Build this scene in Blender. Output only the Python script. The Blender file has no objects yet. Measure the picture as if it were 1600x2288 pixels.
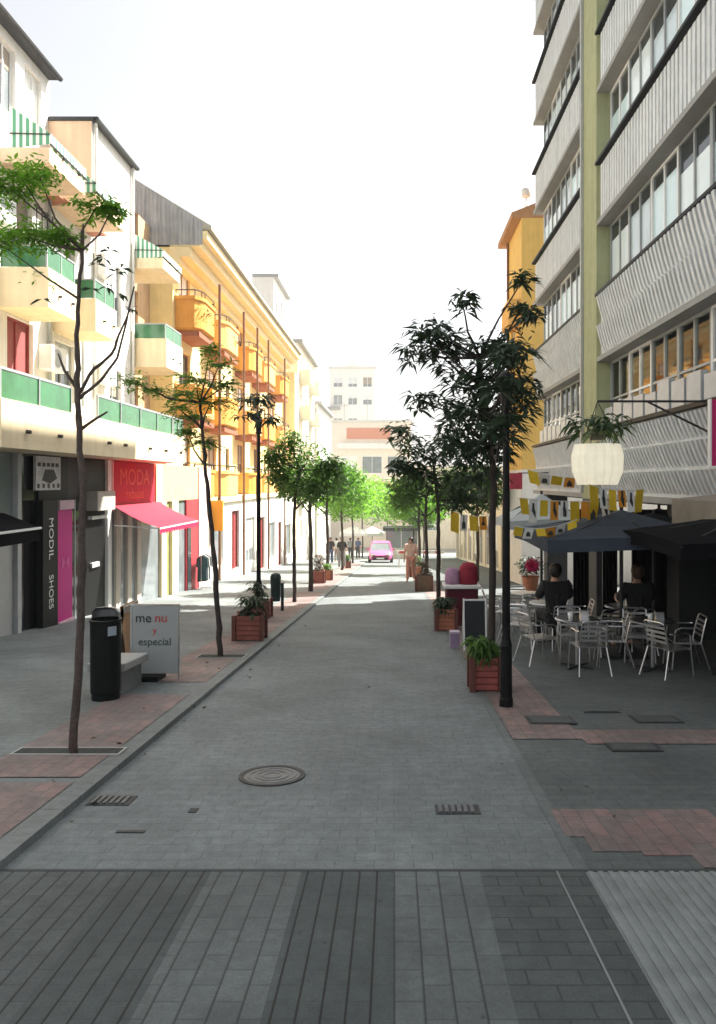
import bpy, math, random
from mathutils import Vector, Matrix, Quaternion
random.seed(7)
R = math.radians
sc = bpy.context.scene
COL = sc.collection
# ------------------------------------------------------------------ frame of the place
F, PX, PY, H, S = 1700.0, 880.0, 1077.0, 1.65, 0.075      # the street falls away from the viewer by 7.5 %
YF = 74.0                                                  # where the slope levels out
def gz(y):
    return -S * min(max(y, -12.0), YF)
def W(px, py, Y):
    return Vector(((px - PX) / F * Y, Y, H - (py - PY) / F * Y))
def G(px, py):
    return W(px, py, H / ((py - PY) / F - S))
def YX(px, X):                                             # distance at which the plane x = X is met
    return X * F / (px - PX)

# ------------------------------------------------------------------ materials
def new_mat(name):
    m = bpy.data.materials.new(name); m.use_nodes = True
    nt = m.node_tree
    return m, nt, nt.nodes['Principled BSDF']
MATS = {}
def M(name, col, rough=.7, var=.14, scale=5., bump=.0, metal=0., spec=.4, streak=0., emit=0.):
    if name in MATS: return MATS[name]
    m, nt, b = new_mat(name)
    N, L = nt.nodes, nt.links
    tc = N.new('ShaderNodeTexCoord')
    no = N.new('ShaderNodeTexNoise'); no.inputs['Scale'].default_value = scale; no.inputs['Detail'].default_value = 6
    no.inputs['Roughness'].default_value = .65
    L.new(tc.outputs['Object'], no.inputs['Vector'])
    rp = N.new('ShaderNodeMapRange'); rp.inputs[1].default_value = .28; rp.inputs[2].default_value = .72
    rp.inputs[3].default_value = 1 - var; rp.inputs[4].default_value = 1 + var
    L.new(no.outputs[0], rp.inputs[0])
    last = rp.outputs[0]
    if streak:                                             # rain streaks and grime running down a wall
        mp = N.new('ShaderNodeMapping'); mp.inputs['Scale'].default_value = (3.5, 3.5, .22)
        L.new(tc.outputs['Object'], mp.inputs[0])
        n2 = N.new('ShaderNodeTexNoise'); n2.inputs['Scale'].default_value = 2.2; n2.inputs['Detail'].default_value = 5
        L.new(mp.outputs[0], n2.inputs['Vector'])
        r2 = N.new('ShaderNodeMapRange'); r2.inputs[1].default_value = .35; r2.inputs[2].default_value = .7
        r2.inputs[3].default_value = 1; r2.inputs[4].default_value = 1 - streak
        L.new(n2.outputs[0], r2.inputs[0])
        mu = N.new('ShaderNodeMath'); mu.operation = 'MULTIPLY'
        L.new(last, mu.inputs[0]); L.new(r2.outputs[0], mu.inputs[1]); last = mu.outputs[0]
    mx = N.new('ShaderNodeVectorMath'); mx.operation = 'SCALE'
    mx.inputs[0].default_value = col
    L.new(last, mx.inputs['Scale'])
    L.new(mx.outputs[0], b.inputs['Base Color'])
    b.inputs['Roughness'].default_value = rough; b.inputs['Metallic'].default_value = metal
    b.inputs['Specular IOR Level'].default_value = spec
    if bump:
        bp = N.new('ShaderNodeBump'); bp.inputs['Strength'].default_value = bump; bp.inputs['Distance'].default_value = .01
        n3 = N.new('ShaderNodeTexNoise'); n3.inputs['Scale'].default_value = scale * 8; n3.inputs['Detail'].default_value = 5
        L.new(tc.outputs['Object'], n3.inputs['Vector']); L.new(n3.outputs[0], bp.inputs['Height'])
        L.new(bp.outputs[0], b.inputs['Normal'])
    if emit:
        L.new(mx.outputs[0], b.inputs['Emission Color']); b.inputs['Emission Strength'].default_value = emit
    MATS[name] = m
    return m
def paver(name, c1, c2, mortar, bw=.2, rh=.1, along='X', mort=.004, stain=.25, rough=.75, offs=.5, bump=.35, line=0., linew=.09, linedark=.3):
    m, nt, b = new_mat(name); N, L = nt.nodes, nt.links
    tc = N.new('ShaderNodeTexCoord')
    src = tc.outputs['Object']
    if along == 'Y':
        sp = N.new('ShaderNodeSeparateXYZ'); cb = N.new('ShaderNodeCombineXYZ')
        L.new(src, sp.inputs[0]); L.new(sp.outputs[1], cb.inputs[0]); L.new(sp.outputs[0], cb.inputs[1]); src = cb.outputs[0]
    br = N.new('ShaderNodeTexBrick'); L.new(src, br.inputs['Vector'])
    br.offset = offs
    br.inputs['Scale'].default_value = 1; br.inputs['Brick Width'].default_value = bw; br.inputs['Row Height'].default_value = rh
    br.inputs['Mortar Size'].default_value = mort; br.inputs['Mortar Smooth'].default_value = .3; br.inputs['Bias'].default_value = 0
    br.inputs['Color1'].default_value = (*c1, 1); br.inputs['Color2'].default_value = (*c2, 1); br.inputs['Mortar'].default_value = (*mortar, 1)
    no = N.new('ShaderNodeTexNoise'); no.inputs['Scale'].default_value = .9; no.inputs['Detail'].default_value = 8; no.inputs['Roughness'].default_value = .7
    L.new(tc.outputs['Object'], no.inputs['Vector'])
    rp = N.new('ShaderNodeMapRange'); rp.inputs[1].default_value = .3; rp.inputs[2].default_value = .7
    rp.inputs[3].default_value = 1 - stain; rp.inputs[4].default_value = 1 + stain
    L.new(no.outputs[0], rp.inputs[0])
    n2 = N.new('ShaderNodeTexNoise'); n2.inputs['Scale'].default_value = 14; n2.inputs['Detail'].default_value = 6
    L.new(tc.outputs['Object'], n2.inputs['Vector'])
    r2 = N.new('ShaderNodeMapRange'); r2.inputs[1].default_value = .3; r2.inputs[2].default_value = .7
    r2.inputs[3].default_value = .86; r2.inputs[4].default_value = 1.14
    L.new(n2.outputs[0], r2.inputs[0])
    mu = N.new('ShaderNodeMath'); mu.operation = 'MULTIPLY'; L.new(rp.outputs[0], mu.inputs[0]); L.new(r2.outputs[0], mu.inputs[1])
    vo = N.new('ShaderNodeTexVoronoi'); vo.inputs['Scale'].default_value = 5.5; vo.inputs['Randomness'].default_value = 1
    L.new(tc.outputs['Object'], vo.inputs['Vector'])
    vr = N.new('ShaderNodeMapRange'); vr.inputs[1].default_value = .035; vr.inputs[2].default_value = .07; vr.inputs[3].default_value = .55; vr.inputs[4].default_value = 1
    L.new(vo.outputs['Distance'], vr.inputs[0])             # flattened gum and oil spots
    n4 = N.new('ShaderNodeTexNoise'); n4.inputs['Scale'].default_value = .35; n4.inputs['Detail'].default_value = 4; n4.inputs['Distortion'].default_value = 1.2
    L.new(tc.outputs['Object'], n4.inputs['Vector'])
    r4 = N.new('ShaderNodeMapRange'); r4.inputs[1].default_value = .35; r4.inputs[2].default_value = .65; r4.inputs[3].default_value = .86; r4.inputs[4].default_value = 1.12
    L.new(n4.outputs[0], r4.inputs[0])
    n5 = N.new('ShaderNodeTexNoise'); n5.inputs['Scale'].default_value = 90; n5.inputs['Detail'].default_value = 3
    L.new(tc.outputs['Object'], n5.inputs['Vector'])
    r5 = N.new('ShaderNodeMapRange'); r5.inputs[1].default_value = .3; r5.inputs[2].default_value = .7; r5.inputs[3].default_value = .84; r5.inputs[4].default_value = 1.16
    L.new(n5.outputs[0], r5.inputs[0])
    for q_ in (vr, r4, r5):
        m_ = N.new('ShaderNodeMath'); m_.operation = 'MULTIPLY'; L.new(mu.outputs[0], m_.inputs[0]); L.new(q_.outputs[0], m_.inputs[1]); mu = m_
    mx = N.new('ShaderNodeVectorMath'); mx.operation = 'SCALE'
    L.new(br.outputs[0], mx.inputs[0]); L.new(mu.outputs[0], mx.inputs['Scale'])
    L.new(mx.outputs[0], b.inputs['Base Color'])
    if line:                                               # deep straight joints between the rows
        s2 = N.new('ShaderNodeSeparateXYZ'); L.new(src, s2.inputs[0])
        dv = N.new('ShaderNodeMath'); dv.operation = 'DIVIDE'; dv.inputs[1].default_value = line; L.new(s2.outputs[1], dv.inputs[0])
        fr = N.new('ShaderNodeMath'); fr.operation = 'FRACT'; L.new(dv.outputs[0], fr.inputs[0])
        lt = N.new('ShaderNodeMath'); lt.operation = 'LESS_THAN'; lt.inputs[1].default_value = linew; L.new(fr.outputs[0], lt.inputs[0])
        mr = N.new('ShaderNodeMapRange'); mr.inputs[3].default_value = 1; mr.inputs[4].default_value = linedark; L.new(lt.outputs[0], mr.inputs[0])
        m3 = N.new('ShaderNodeVectorMath'); m3.operation = 'SCALE'; L.new(mx.outputs[0], m3.inputs[0]); L.new(mr.outputs[0], m3.inputs['Scale'])
        L.new(m3.outputs[0], b.inputs['Base Color'])
    b.inputs['Roughness'].default_value = rough
    iv = N.new('ShaderNodeMath'); iv.operation = 'SUBTRACT'; iv.inputs[0].default_value = 1; L.new(br.outputs['Fac'], iv.inputs[1])
    bp = N.new('ShaderNodeBump'); bp.inputs['Strength'].default_value = bump; bp.inputs['Distance'].default_value = .006
    L.new(iv.outputs[0], bp.inputs['Height']); L.new(bp.outputs[0], b.inputs['Normal'])
    MATS[name] = m
    return m
def leafmat(name, col, trans=.35, var=.35):
    m, nt, b = new_mat(name); N, L = nt.nodes, nt.links
    tc = N.new('ShaderNodeTexCoord'); no = N.new('ShaderNodeTexNoise'); no.inputs['Scale'].default_value = 3.5
    L.new(tc.outputs['Object'], no.inputs['Vector'])
    rp = N.new('ShaderNodeMapRange'); rp.inputs[1].default_value = .3; rp.inputs[2].default_value = .7
    rp.inputs[3].default_value = 1 - var; rp.inputs[4].default_value = 1 + var
    L.new(no.outputs[0], rp.inputs[0])
    mx = N.new('ShaderNodeVectorMath'); mx.operation = 'SCALE'; mx.inputs[0].default_value = col
    L.new(rp.outputs[0], mx.inputs['Scale']); L.new(mx.outputs[0], b.inputs['Base Color'])
    b.inputs['Roughness'].default_value = .5
    tr = N.new('ShaderNodeBsdfTranslucent'); L.new(mx.outputs[0], tr.inputs[0])
    ms = N.new('ShaderNodeMixShader'); ms.inputs[0].default_value = trans
    L.new(b.outputs[0], ms.inputs[1]); L.new(tr.outputs[0], ms.inputs[2])
    L.new(ms.outputs[0], N['Material Output'].inputs[0])
    MATS[name] = m
    return m
def stripes(name, c1, c2, axis, period, duty=.5, rough=.8):
    m, nt, b = new_mat(name); N, L = nt.nodes, nt.links
    tc = N.new('ShaderNodeTexCoord'); sp = N.new('ShaderNodeSeparateXYZ'); L.new(tc.outputs['Object'], sp.inputs[0])
    a = N.new('ShaderNodeMath'); a.operation = 'DIVIDE'; a.inputs[1].default_value = period; L.new(sp.outputs[axis], a.inputs[0])
    f = N.new('ShaderNodeMath'); f.operation = 'FRACT'; L.new(a.outputs[0], f.inputs[0])
    g = N.new('ShaderNodeMath'); g.operation = 'LESS_THAN'; g.inputs[1].default_value = duty; L.new(f.outputs[0], g.inputs[0])
    mx = N.new('ShaderNodeMix'); mx.data_type = 'RGBA'
    mx.inputs[6].default_value = (*c2, 1); mx.inputs[7].default_value = (*c1, 1)
    L.new(g.outputs[0], mx.inputs[0]); L.new(mx.outputs[2], b.inputs['Base Color']); b.inputs['Roughness'].default_value = rough
    MATS[name] = m
    return m

white = M('white_render', (.80, .79, .75), .85, .06, 2.5, .15, streak=.14)
cream = M('cream_render', (.80, .67, .45), .85, .07, 2.5, .15, streak=.12)
peach = M('peach_render', (.80, .58, .40), .85, .08, 2.5, .15, streak=.12)
orange = M('orange_render', (.72, .34, .06), .85, .10, 2.5, .15, streak=.12)
yellow = M('yellow_render', (.79, .63, .31), .85, .08, 2.5, .15, streak=.10)
deeporange = M('deep_orange_render', (.72, .33, .03), .8, .10, 2.5, .1)
pale = M('pale_render', (.76, .75, .71), .85, .06, 2.5, .1, streak=.10)
buff = M('buff_render', (.74, .66, .52), .85, .07, 2.5, .1, streak=.10)
brick_m = M('brick_render', (.58, .24, .15), .85, .15, 9, .2)
concrete = M('ribbed_concrete', (.66, .69, .70), .8, .10, 4, .2, streak=.16)
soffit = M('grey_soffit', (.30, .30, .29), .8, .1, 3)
olive = M('olive_render', (.38, .40, .23), .85, .12, 3, .25, streak=.18)
black = M('black_paint', (.008, .0085, .009), .5, .2, 8, spec=.18)
darkmetal = M('dark_metal', (.035, .037, .04), .45, .2, 8, metal=.3)
alu = M('aluminium', (.72, .72, .72), .32, .08, 20, metal=1.)
wframe = M('white_frame', (.78, .79, .78), .45, .05, 8)
gframe = M('grey_frame', (.34, .36, .36), .45, .08, 8)
glass = M('dark_glass', (.035, .042, .045), .06, .25, 1.5, spec=.8)
glass2 = M('pale_glass', (.20, .23, .24), .08, .25, 1.5, spec=.8)
blind = M('white_blind', (.78, .92, .95), .8, .06, 3)
greenglass = M('green_glass', (.035, .16, .06), .12, .35, 1.6, spec=.7)
corr = M('corrugated_sheet', (.40, .41, .43), .6, .16, 2, metal=.1, streak=.3)
brown = M('brown_pipe', (.20, .10, .05), .5, .2, 5)
maroon = M('maroon_paint', (.24, .03, .03), .55, .15, 5)
red = M('red_fabric', (.42, .004, .030), .75, .10, 4)
redsign = M('red_sign', (.55, .05, .03), .5, .2, 6)
magenta = M('magenta_panel', (.50, .005, .20), .5, .06, 3)
woodred = M('red_stained_wood', (.26, .085, .06), .65, .25, 8, .2)
terra = M('terracotta', (.42, .16, .09), .75, .15, 7, .15)
bark = M('grey_bark', (.10, .075, .065), .9, .45, 22, .9)
darkbark = M('dark_bark', (.05, .04, .035), .9, .3, 14, .5)
stonem = M('pale_stone', (.40, .39, .37), .8, .12, 8, .2)
soil = M('soil', (.05, .04, .03), .95, .3, 20, .5)
iron = M('cast_iron', (.045, .048, .05), .6, .25, 20, .3, metal=.3)
bluegrey = M('blue_grey_canvas', (.06, .073, .095), .95, .12, 5, spec=.1)
blackcanvas = M('black_canvas', (.009, .009, .011), .95, .2, 5, spec=.05)
lightcanvas = M('pale_canvas', (.42, .46, .47), .8, .1, 4)
tan = M('tan_canvas', (.28, .24, .19), .8, .15, 5)
pbwood = M('tan_wood', (.38, .22, .12), .6, .25, 6, .1)
plasticw = M('white_board', (.72, .73, .72), .5, .05, 6)
ink = M('dark_ink', (.03, .035, .035), .6, .05, 4)
redink = M('red_ink', (.50, .05, .05), .6, .05, 4)
skin = M('skin', (.45, .26, .18), .55, .08, 10)
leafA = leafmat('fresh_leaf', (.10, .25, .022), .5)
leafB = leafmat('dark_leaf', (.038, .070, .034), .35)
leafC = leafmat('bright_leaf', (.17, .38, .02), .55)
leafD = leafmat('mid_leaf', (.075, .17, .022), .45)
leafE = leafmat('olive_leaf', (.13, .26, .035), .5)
pinkfl = leafmat('pink_petals', (.62, .03, .16), .3, .2)

# ------------------------------------------------------------------ mesh helpers
class MB:
    def __init__(s): s.v = []; s.f = []
    def quad(s, a, b, c, d):
        n = len(s.v); s.v += [Vector(p) for p in (a, b, c, d)]; s.f.append((n, n+1, n+2, n+3)); return s
    def poly(s, pts):
        n = len(s.v); s.v += [Vector(p) for p in pts]; s.f.append(tuple(range(n, n+len(pts)))); return s
    def box(s, x0, x1, y0, y1, z0, z1):
        if x1 < x0: x0, x1 = x1, x0
        n = len(s.v)
        s.v += [Vector(p) for p in ((x0,y0,z0),(x1,y0,z0),(x1,y1,z0),(x0,y1,z0),(x0,y0,z1),(x1,y0,z1),(x1,y1,z1),(x0,y1,z1))]
        s.f += [tuple(n+i for i in q) for q in ((3,2,1,0),(4,5,6,7),(0,1,5,4),(1,2,6,5),(2,3,7,6),(3,0,4,7))]
        return s
    def sbox(s, x0, x1, y0, y1, h0, h1):                   # box whose foot and top follow the slope of the street
        n = len(s.v)
        for (dz) in (h0, h1):
            s.v += [Vector((x, y, gz(y)+dz)) for x, y in ((x0,y0),(x1,y0),(x1,y1),(x0,y1))]
        s.f += [tuple(n+i for i in q) for q in ((3,2,1,0),(4,5,6,7),(0,1,5,4),(1,2,6,5),(2,3,7,6),(3,0,4,7))]
        return s
    def obox(s, c, ax, ay, az):                            # oriented box: centre and three half-axes
        c, ax, ay, az = map(Vector, (c, ax, ay, az)); n = len(s.v)
        for sz in (-1, 1):
            for sx, sy in ((-1,-1),(1,-1),(1,1),(-1,1)): s.v.append(c+ax*sx+ay*sy+az*sz)
        s.f += [tuple(n+i for i in q) for q in ((3,2,1,0),(4,5,6,7),(0,1,5,4),(1,2,6,5),(2,3,7,6),(3,0,4,7))]
        return s
    def bar(s, a, b, w=.02, h=None):
        a, b = Vector(a), Vector(b); d = (b-a); l = d.length; d.normalize()
        up = Vector((0,0,1)) if abs(d.z) < .95 else Vector((1,0,0))
        x = d.cross(up).normalized(); z = x.cross(d).normalized(); h = h or w
        return s.obox((a+b)/2, x*w/2, d*l/2, z*h/2)
    def tube(s, pts, rad, n=8, cap=True):
        pts = [Vector(p) for p in pts]
        if not hasattr(rad, '__len__'): rad = [rad]*len(pts)
        base = len(s.v); px = None
        for i, p in enumerate(pts):
            d = (pts[min(i+1, len(pts)-1)] - pts[max(i-1, 0)]).normalized()
            if px is None:
                ref = Vector((0,0,1)) if abs(d.z) < .9 else Vector((1,0,0)); px = d.cross(ref).normalized()
            else: px = (px - d*px.dot(d)).normalized()
            py = d.cross(px)
            for k in range(n):
                a = 2*math.pi*k/n; s.v.append(p + (px*math.cos(a)+py*math.sin(a))*rad[i])
        for i in range(len(pts)-1):
            for k in range(n):
                a = base+i*n+k; b = base+i*n+(k+1)%n; s.f.append((a, b, b+n, a+n))
        if cap:
            s.f.append(tuple(base+k for k in reversed(range(n)))); s.f.append(tuple(base+(len(pts)-1)*n+k for k in range(n)))
        return s
    def lathe(s, prof, c=(0,0,0), n=16, arc=2*math.pi, a0=0, sx=1, sy=1):
        c = Vector(c); base = len(s.v); full = abs(arc-2*math.pi) < 1e-4; m = n if full else n+1
        for r, z in prof:
            for k in range(m):
                a = a0+arc*k/n; s.v.append(c+Vector((r*math.cos(a)*sx, r*math.sin(a)*sy, z)))
        for i in range(len(prof)-1):
            for k in range(n):
                a = base+i*m+k; b = base+i*m+(k+1)%m; s.f.append((a, b, b+m, a+m))
        return s
    def prism(s, prof, o, u, v, w):                        # profile (a,b) in u,v swept along w
        o, u, v, w = map(Vector, (o, u, v, w)); n = len(s.v); k = len(prof)
        for t in (0, 1):
            for a, b in prof: s.v.append(o+u*a+v*b+w*t)
        for i in range(k):
            j = (i+1) % k; s.f.append((n+i, n+j, n+k+j, n+k+i))
        s.f.append(tuple(n+i for i in reversed(range(k)))); s.f.append(tuple(n+k+i for i in range(k)))
        return s
    def leaf(s, p, d, L, w, droop=.25):
        d = d.normalized(); side = d.cross(Vector((random.uniform(-.4,.4), random.uniform(-.4,.4), 1)))
        if side.length < .05: side = Vector((1,0,0))
        side.normalize(); n = len(s.v); q = p+d*L*.5
        s.v += [p, q-side*w/2-Vector((0,0,droop*L*.12)), p+d*L-Vector((0,0,droop*L)), q+side*w/2-Vector((0,0,droop*L*.12))]
        s.f.append((n, n+1, n+2, n+3)); return s
    def add(s, o):
        n = len(s.v); s.v += o.v; s.f += [tuple(n+i for i in q) for q in o.f]; return s

def wpos(o):
    p = Vector((0,0,0))
    while o is not None: p = p+o.location; o = o.parent
    return p
def build(mb, name, mat, parent=None, smooth=False, origin=None, bevel=0, local=False):
    off = Vector((0,0,0))
    if not local:
        if parent is not None: off = wpos(parent)
        elif origin is not None: off = Vector(origin)
    me = bpy.data.meshes.new(name)
    me.from_pydata([tuple(v-off) for v in mb.v], [], mb.f)
    me.materials.append(mat)
    if smooth:
        for p in me.polygons: p.use_smooth = True
    o = bpy.data.objects.new(name, me); COL.objects.link(o)
    if parent is not None: o.parent = parent
    elif origin is not None: o.location = origin
    if bevel:
        bv = o.modifiers.new('bevel', 'BEVEL'); bv.width = bevel; bv.segments = 2; bv.limit_method = 'ANGLE'
    return o
def tag(o, label, cat, group=None, kind=None):
    o['label'] = label; o['category'] = cat
    if group: o['group'] = group
    if kind: o['kind'] = kind
    return o
def thing(name, label, cat, loc, group=None, rz=0):
    o = bpy.data.objects.new(name, None); COL.objects.link(o); o.location = loc; o.rotation_euler = (0,0,rz)
    o.empty_display_size = .2
    return tag(o, label, cat, group)
def struct(o):
    o['kind'] = 'structure'; return o
KIDS = {}
def copy_tree(o, parent=None):
    c = o.copy(); COL.objects.link(c)
    if parent is not None: c.parent = parent
    for ch in list(o.children): copy_tree(ch, c)
    return c
def place(proto, used, loc, rz, label, group=None):
    o = proto if not used.get(proto.name) else copy_tree(proto)
    used[proto.name] = 1
    o.location = loc; o.rotation_euler = (0,0,rz); o['label'] = label
    if group: o['group'] = group
    return o
def text(parent, body, loc, rot, size, mat, name='lettering', align='CENTER', sx=1):
    c = bpy.data.curves.new(name, 'FONT'); c.body = body; c.size = size; c.align_x = align; c.align_y = 'CENTER'
    c.extrude = .002; c.materials.append(mat)
    tmp = bpy.data.objects.new(name, c); me = bpy.data.meshes.new_from_object(tmp); bpy.data.objects.remove(tmp)
    o = bpy.data.objects.new(name, me); COL.objects.link(o); o.parent = parent
    o.location = Vector(loc)-wpos(parent); o.rotation_euler = rot; o.scale = (sx, 1, 1)
    return o

# facade: a sheet of wall with real openings, o = lower corner, u along the wall, n outward
def facade(mb, o, u, n, Wd, Hd, ops, depth=.16):
    o, u, n = Vector(o), Vector(u), Vector(n); z = Vector((0,0,1))
    us = sorted({0, Wd, *[a for q in ops for a in q[:2]]}); vs = sorted({0, Hd, *[a for q in ops for a in q[2:4]]})
    P = lambda a, b, c=0: o+u*a+z*b-n*c
    for i in range(len(us)-1):
        for j in range(len(vs)-1):
            a, b, c, d = us[i], us[i+1], vs[j], vs[j+1]; ma, mc = (a+b)/2, (c+d)/2
            if any(q[0] < ma < q[1] and q[2] < mc < q[3] for q in ops): continue
            mb.quad(P(a,c), P(b,c), P(b,d), P(a,d))
    for q in ops:
        a, b, c, d = q[:4]
        mb.quad(P(a,c), P(a,d), P(a,d,depth), P(a,c,depth)); mb.quad(P(b,d), P(b,c), P(b,c,depth), P(b,d,depth))
        mb.quad(P(a,d), P(b,d), P(b,d,depth), P(a,d,depth)); mb.quad(P(b,c), P(a,c), P(a,c,depth), P(b,c,depth))
def window(root, o, u, n, q, fm, pm, depth=.16, mull=1, fw=.05, name='window', bars=0, sill=None):
    o, u, n = Vector(o), Vector(u), Vector(n); z = Vector((0,0,1)); a, b, c, d = q[:4]
    g = .002
    def ob(m, a0, a1, c0, c1, d0, d1):
        ce = o+u*(a0+a1)/2+z*(c0+c1)/2-n*(d0+d1)/2
        m.obox(ce, u*(a1-a0)/2, n*(d1-d0)/2, z*(c1-c0)/2)
    fr = MB()
    ob(fr, a+g, a+fw, c+g, d-g, depth-.07, depth-.01); ob(fr, b-fw, b-g, c+g, d-g, depth-.07, depth-.01)
    ob(fr, a+fw, b-fw, c+g, c+fw, depth-.07, depth-.01); ob(fr, a+fw, b-fw, d-fw, d-g, depth-.07, depth-.01)
    for k in range(1, mull+1):
        m_ = a+(b-a)*k/(mull+1); ob(fr, m_-fw*.45, m_+fw*.45, c+fw, d-fw, depth-.065, depth-.012)
    w_ = build(fr, name, fm, root)
    p = MB(); ob(p, a+fw*.5, b-fw*.5, c+fw*.5, d-fw*.5, depth-.03, depth-.02)
    build(p, 'pane', pm, w_)
    if pm in (glass, glass2) and b-a < 2.4 and random.random() < .6:
        hb = (d-c)*random.uniform(.2,.75); bl = MB(); ob(bl, a+fw, b-fw, d-fw-hb, d-fw, depth-.04, depth-.031); build(bl, 'blind', random.choice((white, tan, concrete)), w_)
    if sill:
        s_ = MB(); ob(s_, a-.06, b+.06, c-.07, c-.002, -.07, .02); build(s_, 'sill', sill, w_)
    return w_
XP, YP, XM, YM = Vector((1,0,0)), Vector((0,1,0)), Vector((-1,0,0)), Vector((0,-1,0))

# ------------------------------------------------------------------ ground
pv_road = paver('road_pavers', (.150,.170,.174), (.132,.152,.158), (.100,.119,.122), .2, .1, 'X', .004, .26, bump=.2)
pv_walk = paver('walk_slabs', (.155,.176,.175), (.138,.157,.157), (.100,.114,.115), .2, .1, 'X', .004, .30, bump=.2)
pv_red = paver('red_pavers', (.225,.150,.140), (.165,.140,.134), (.125,.115,.11), .2, .1, 'Y', .005, .42, bump=.25)
pv_dark = paver('dark_band_pavers', (.056,.070,.071), (.045,.058,.060), (.040,.050,.052), .2, .0855, 'Y', .003, .25, bump=.3, line=.0855, linew=.10, linedark=.12)
pv_light = paver('light_band_pavers', (.102,.119,.121), (.084,.098,.100), (.064,.076,.078), .2, .107, 'Y', .005, .3, bump=.4, line=.107, linew=.06, linedark=.42)
pv_grey = paver('grey_brick_pavers', (.070,.084,.084), (.056,.068,.069), (.034,.042,.043), .2, .1, 'X', .005, .22, bump=.4)
pv_kerb = paver('kerb_stone', (.17,.185,.183), (.15,.165,.163), (.07,.075,.075), .9, 5, 'Y', .006, .15)
pv_plaza = paver('plaza_slabs', (.33,.32,.30), (.28,.27,.25), (.2,.19,.18), .6, .4, 'X', .008, .2)

pv_grey2 = paver('dim_band_pavers', (.078,.090,.091), (.066,.077,.078), (.05,.058,.06), .2, .0855, 'Y', .004, .28, bump=.3, line=.0855, linew=.09, linedark=.3)
pv_dark2 = paver('mid_band_pavers', (.070,.083,.085), (.058,.069,.071), (.045,.055,.057), .2, .0855, 'Y', .004, .28, bump=.3, line=.0855, linew=.10, linedark=.2)
def sheet(name, x0, x1, y0, y1, h, mat, stepy=4.):
    mb = MB(); n = max(1, int((y1-y0)/stepy)); ys = [y0+(y1-y0)*i/n for i in range(n+1)]
    for a, b in zip(ys, ys[1:]):
        mb.quad((x0,a,gz(a)+h), (x1,a,gz(a)+h), (x1,b,gz(b)+h), (x0,b,gz(b)+h))
    return struct(build(mb, name, mat))
mb = MB()
ys = [-55,-12, 0, 20, 40, 60, YF, 90, 150, 400]
for a, b in zip(ys, ys[1:]):
    for x0, x1 in ((-300,-60),(-60,60),(60,300)):
        mb.quad((x0,a,gz(a)), (x1,a,gz(a)), (x1,b,gz(b)), (x0,b,gz(b)))
struct(build(mb, 'ground', pv_plaza))
CY = 3.78
sheet('road', -1.95, .9, CY, YF, .004, pv_road)
sheet('pavement', .9, 9.0, CY, YF, .004, paver('shaded_terrace_pavers', (.098,.114,.114), (.084,.099,.100), (.060,.070,.071), .2, .1, 'X', .004, .25, bump=.2))  # darker than the road; terrace shade is partly put into this colour
# raised left pavement with a flush edge at the crossing
sheet('sidewalk', -9.0, -2.1, CY, YF, .05, pv_walk)
mb = MB()
n = 24
for i in range(n):
    a = CY+(YF-CY)*i/n; b = CY+(YF-CY)*(i+1)/n
    mb.sbox(-2.1, -1.95, a, b, -.05, .052)
struct(build(mb, 'kerb', pv_kerb))
mb = MB(); mb.sbox(-9, -1.95, CY-.02, CY-.001, -.05, .05); struct(build(mb, 'kerb_end', pv_kerb))
for a, b in ((CY, 4.98), (5.10, 7.8), (8.5, 12.6), (12.9, 23), (24, 34), (35, 52)):
    sheet('red_paving', -2.85, -2.1, a, b, .056, pv_red)
sheet('red_paving', .98, 1.55, 6.25, 30, .010, pv_red)
sheet('red_paving', 1.55, 4.2, 6.1, 6.55, .010, pv_red)
mb = MB()
for (x0, x1, y0, y1) in ((.95,1.9,4.2,4.62), (1.3,2.3,3.95,4.2), (1.9,2.7,4.2,4.45), (1.55,1.9,3.8,3.95), (2.3,2.9,3.85,4.1), (1.05,1.3,4.0,4.2)):
    mb.sbox(x0, x1, y0, y1, .002, .0105)
struct(build(mb, 'brick_patch', pv_red))
mb = MB(); mb.sbox(.90, .97, CY, 60, .0, .009); struct(build(mb, 'channel_strip', paver('channel_stone', (.128,.146,.147), (.112,.130,.131), (.09,.10,.10), .6, 5, 'Y', .004, .25)))
mb = MB(); mb.sbox(-1.95, .9, 6.1, 6.13, .001, .0075)
# crossing of alternating bands
sheet('crossing', -9, .95, -6, CY-.02, .004, pv_grey)
for (x0, x1, m_) in ((-3.3,-1.75,pv_grey2), (-1.75,-1.31,pv_dark2), (-1.31,-.90,pv_dark), (-.90,-.455,pv_light), (-.455,-.0,pv_dark), (0.0,.425,pv_light), (.425,.80,pv_grey)):
    sheet('paving_band', x0, x1, -6, CY-.02, .008, m_)
mb = MB(); mb.sbox(.801, .810, -6, CY-.02, .002, .0095); struct(build(mb, 'pale_joint', M('pale_joint', (.22,.235,.235), .7)))
sheet('plain_band', .812, .945, -6, CY-.02, .0085, pv_grey)
mb = MB(); mb.sbox(.945, 6.5, -6, CY-.02, .0, .006)
x = .955
while x < 6.4:
    mb.sbox(x, x+.025, -6, CY-.03, .006, .014); x += .050
struct(build(mb, 'tactile_paving', M('tactile_concrete', (.205,.225,.225), .75, .25, 6, .2)))
mb = MB(); mb.sbox(-1.95, 9, CY-.02, CY, .0, .010); struct(build(mb, 'joint_strip', M('dark_joint', (.05,.055,.055), .8)))

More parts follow.
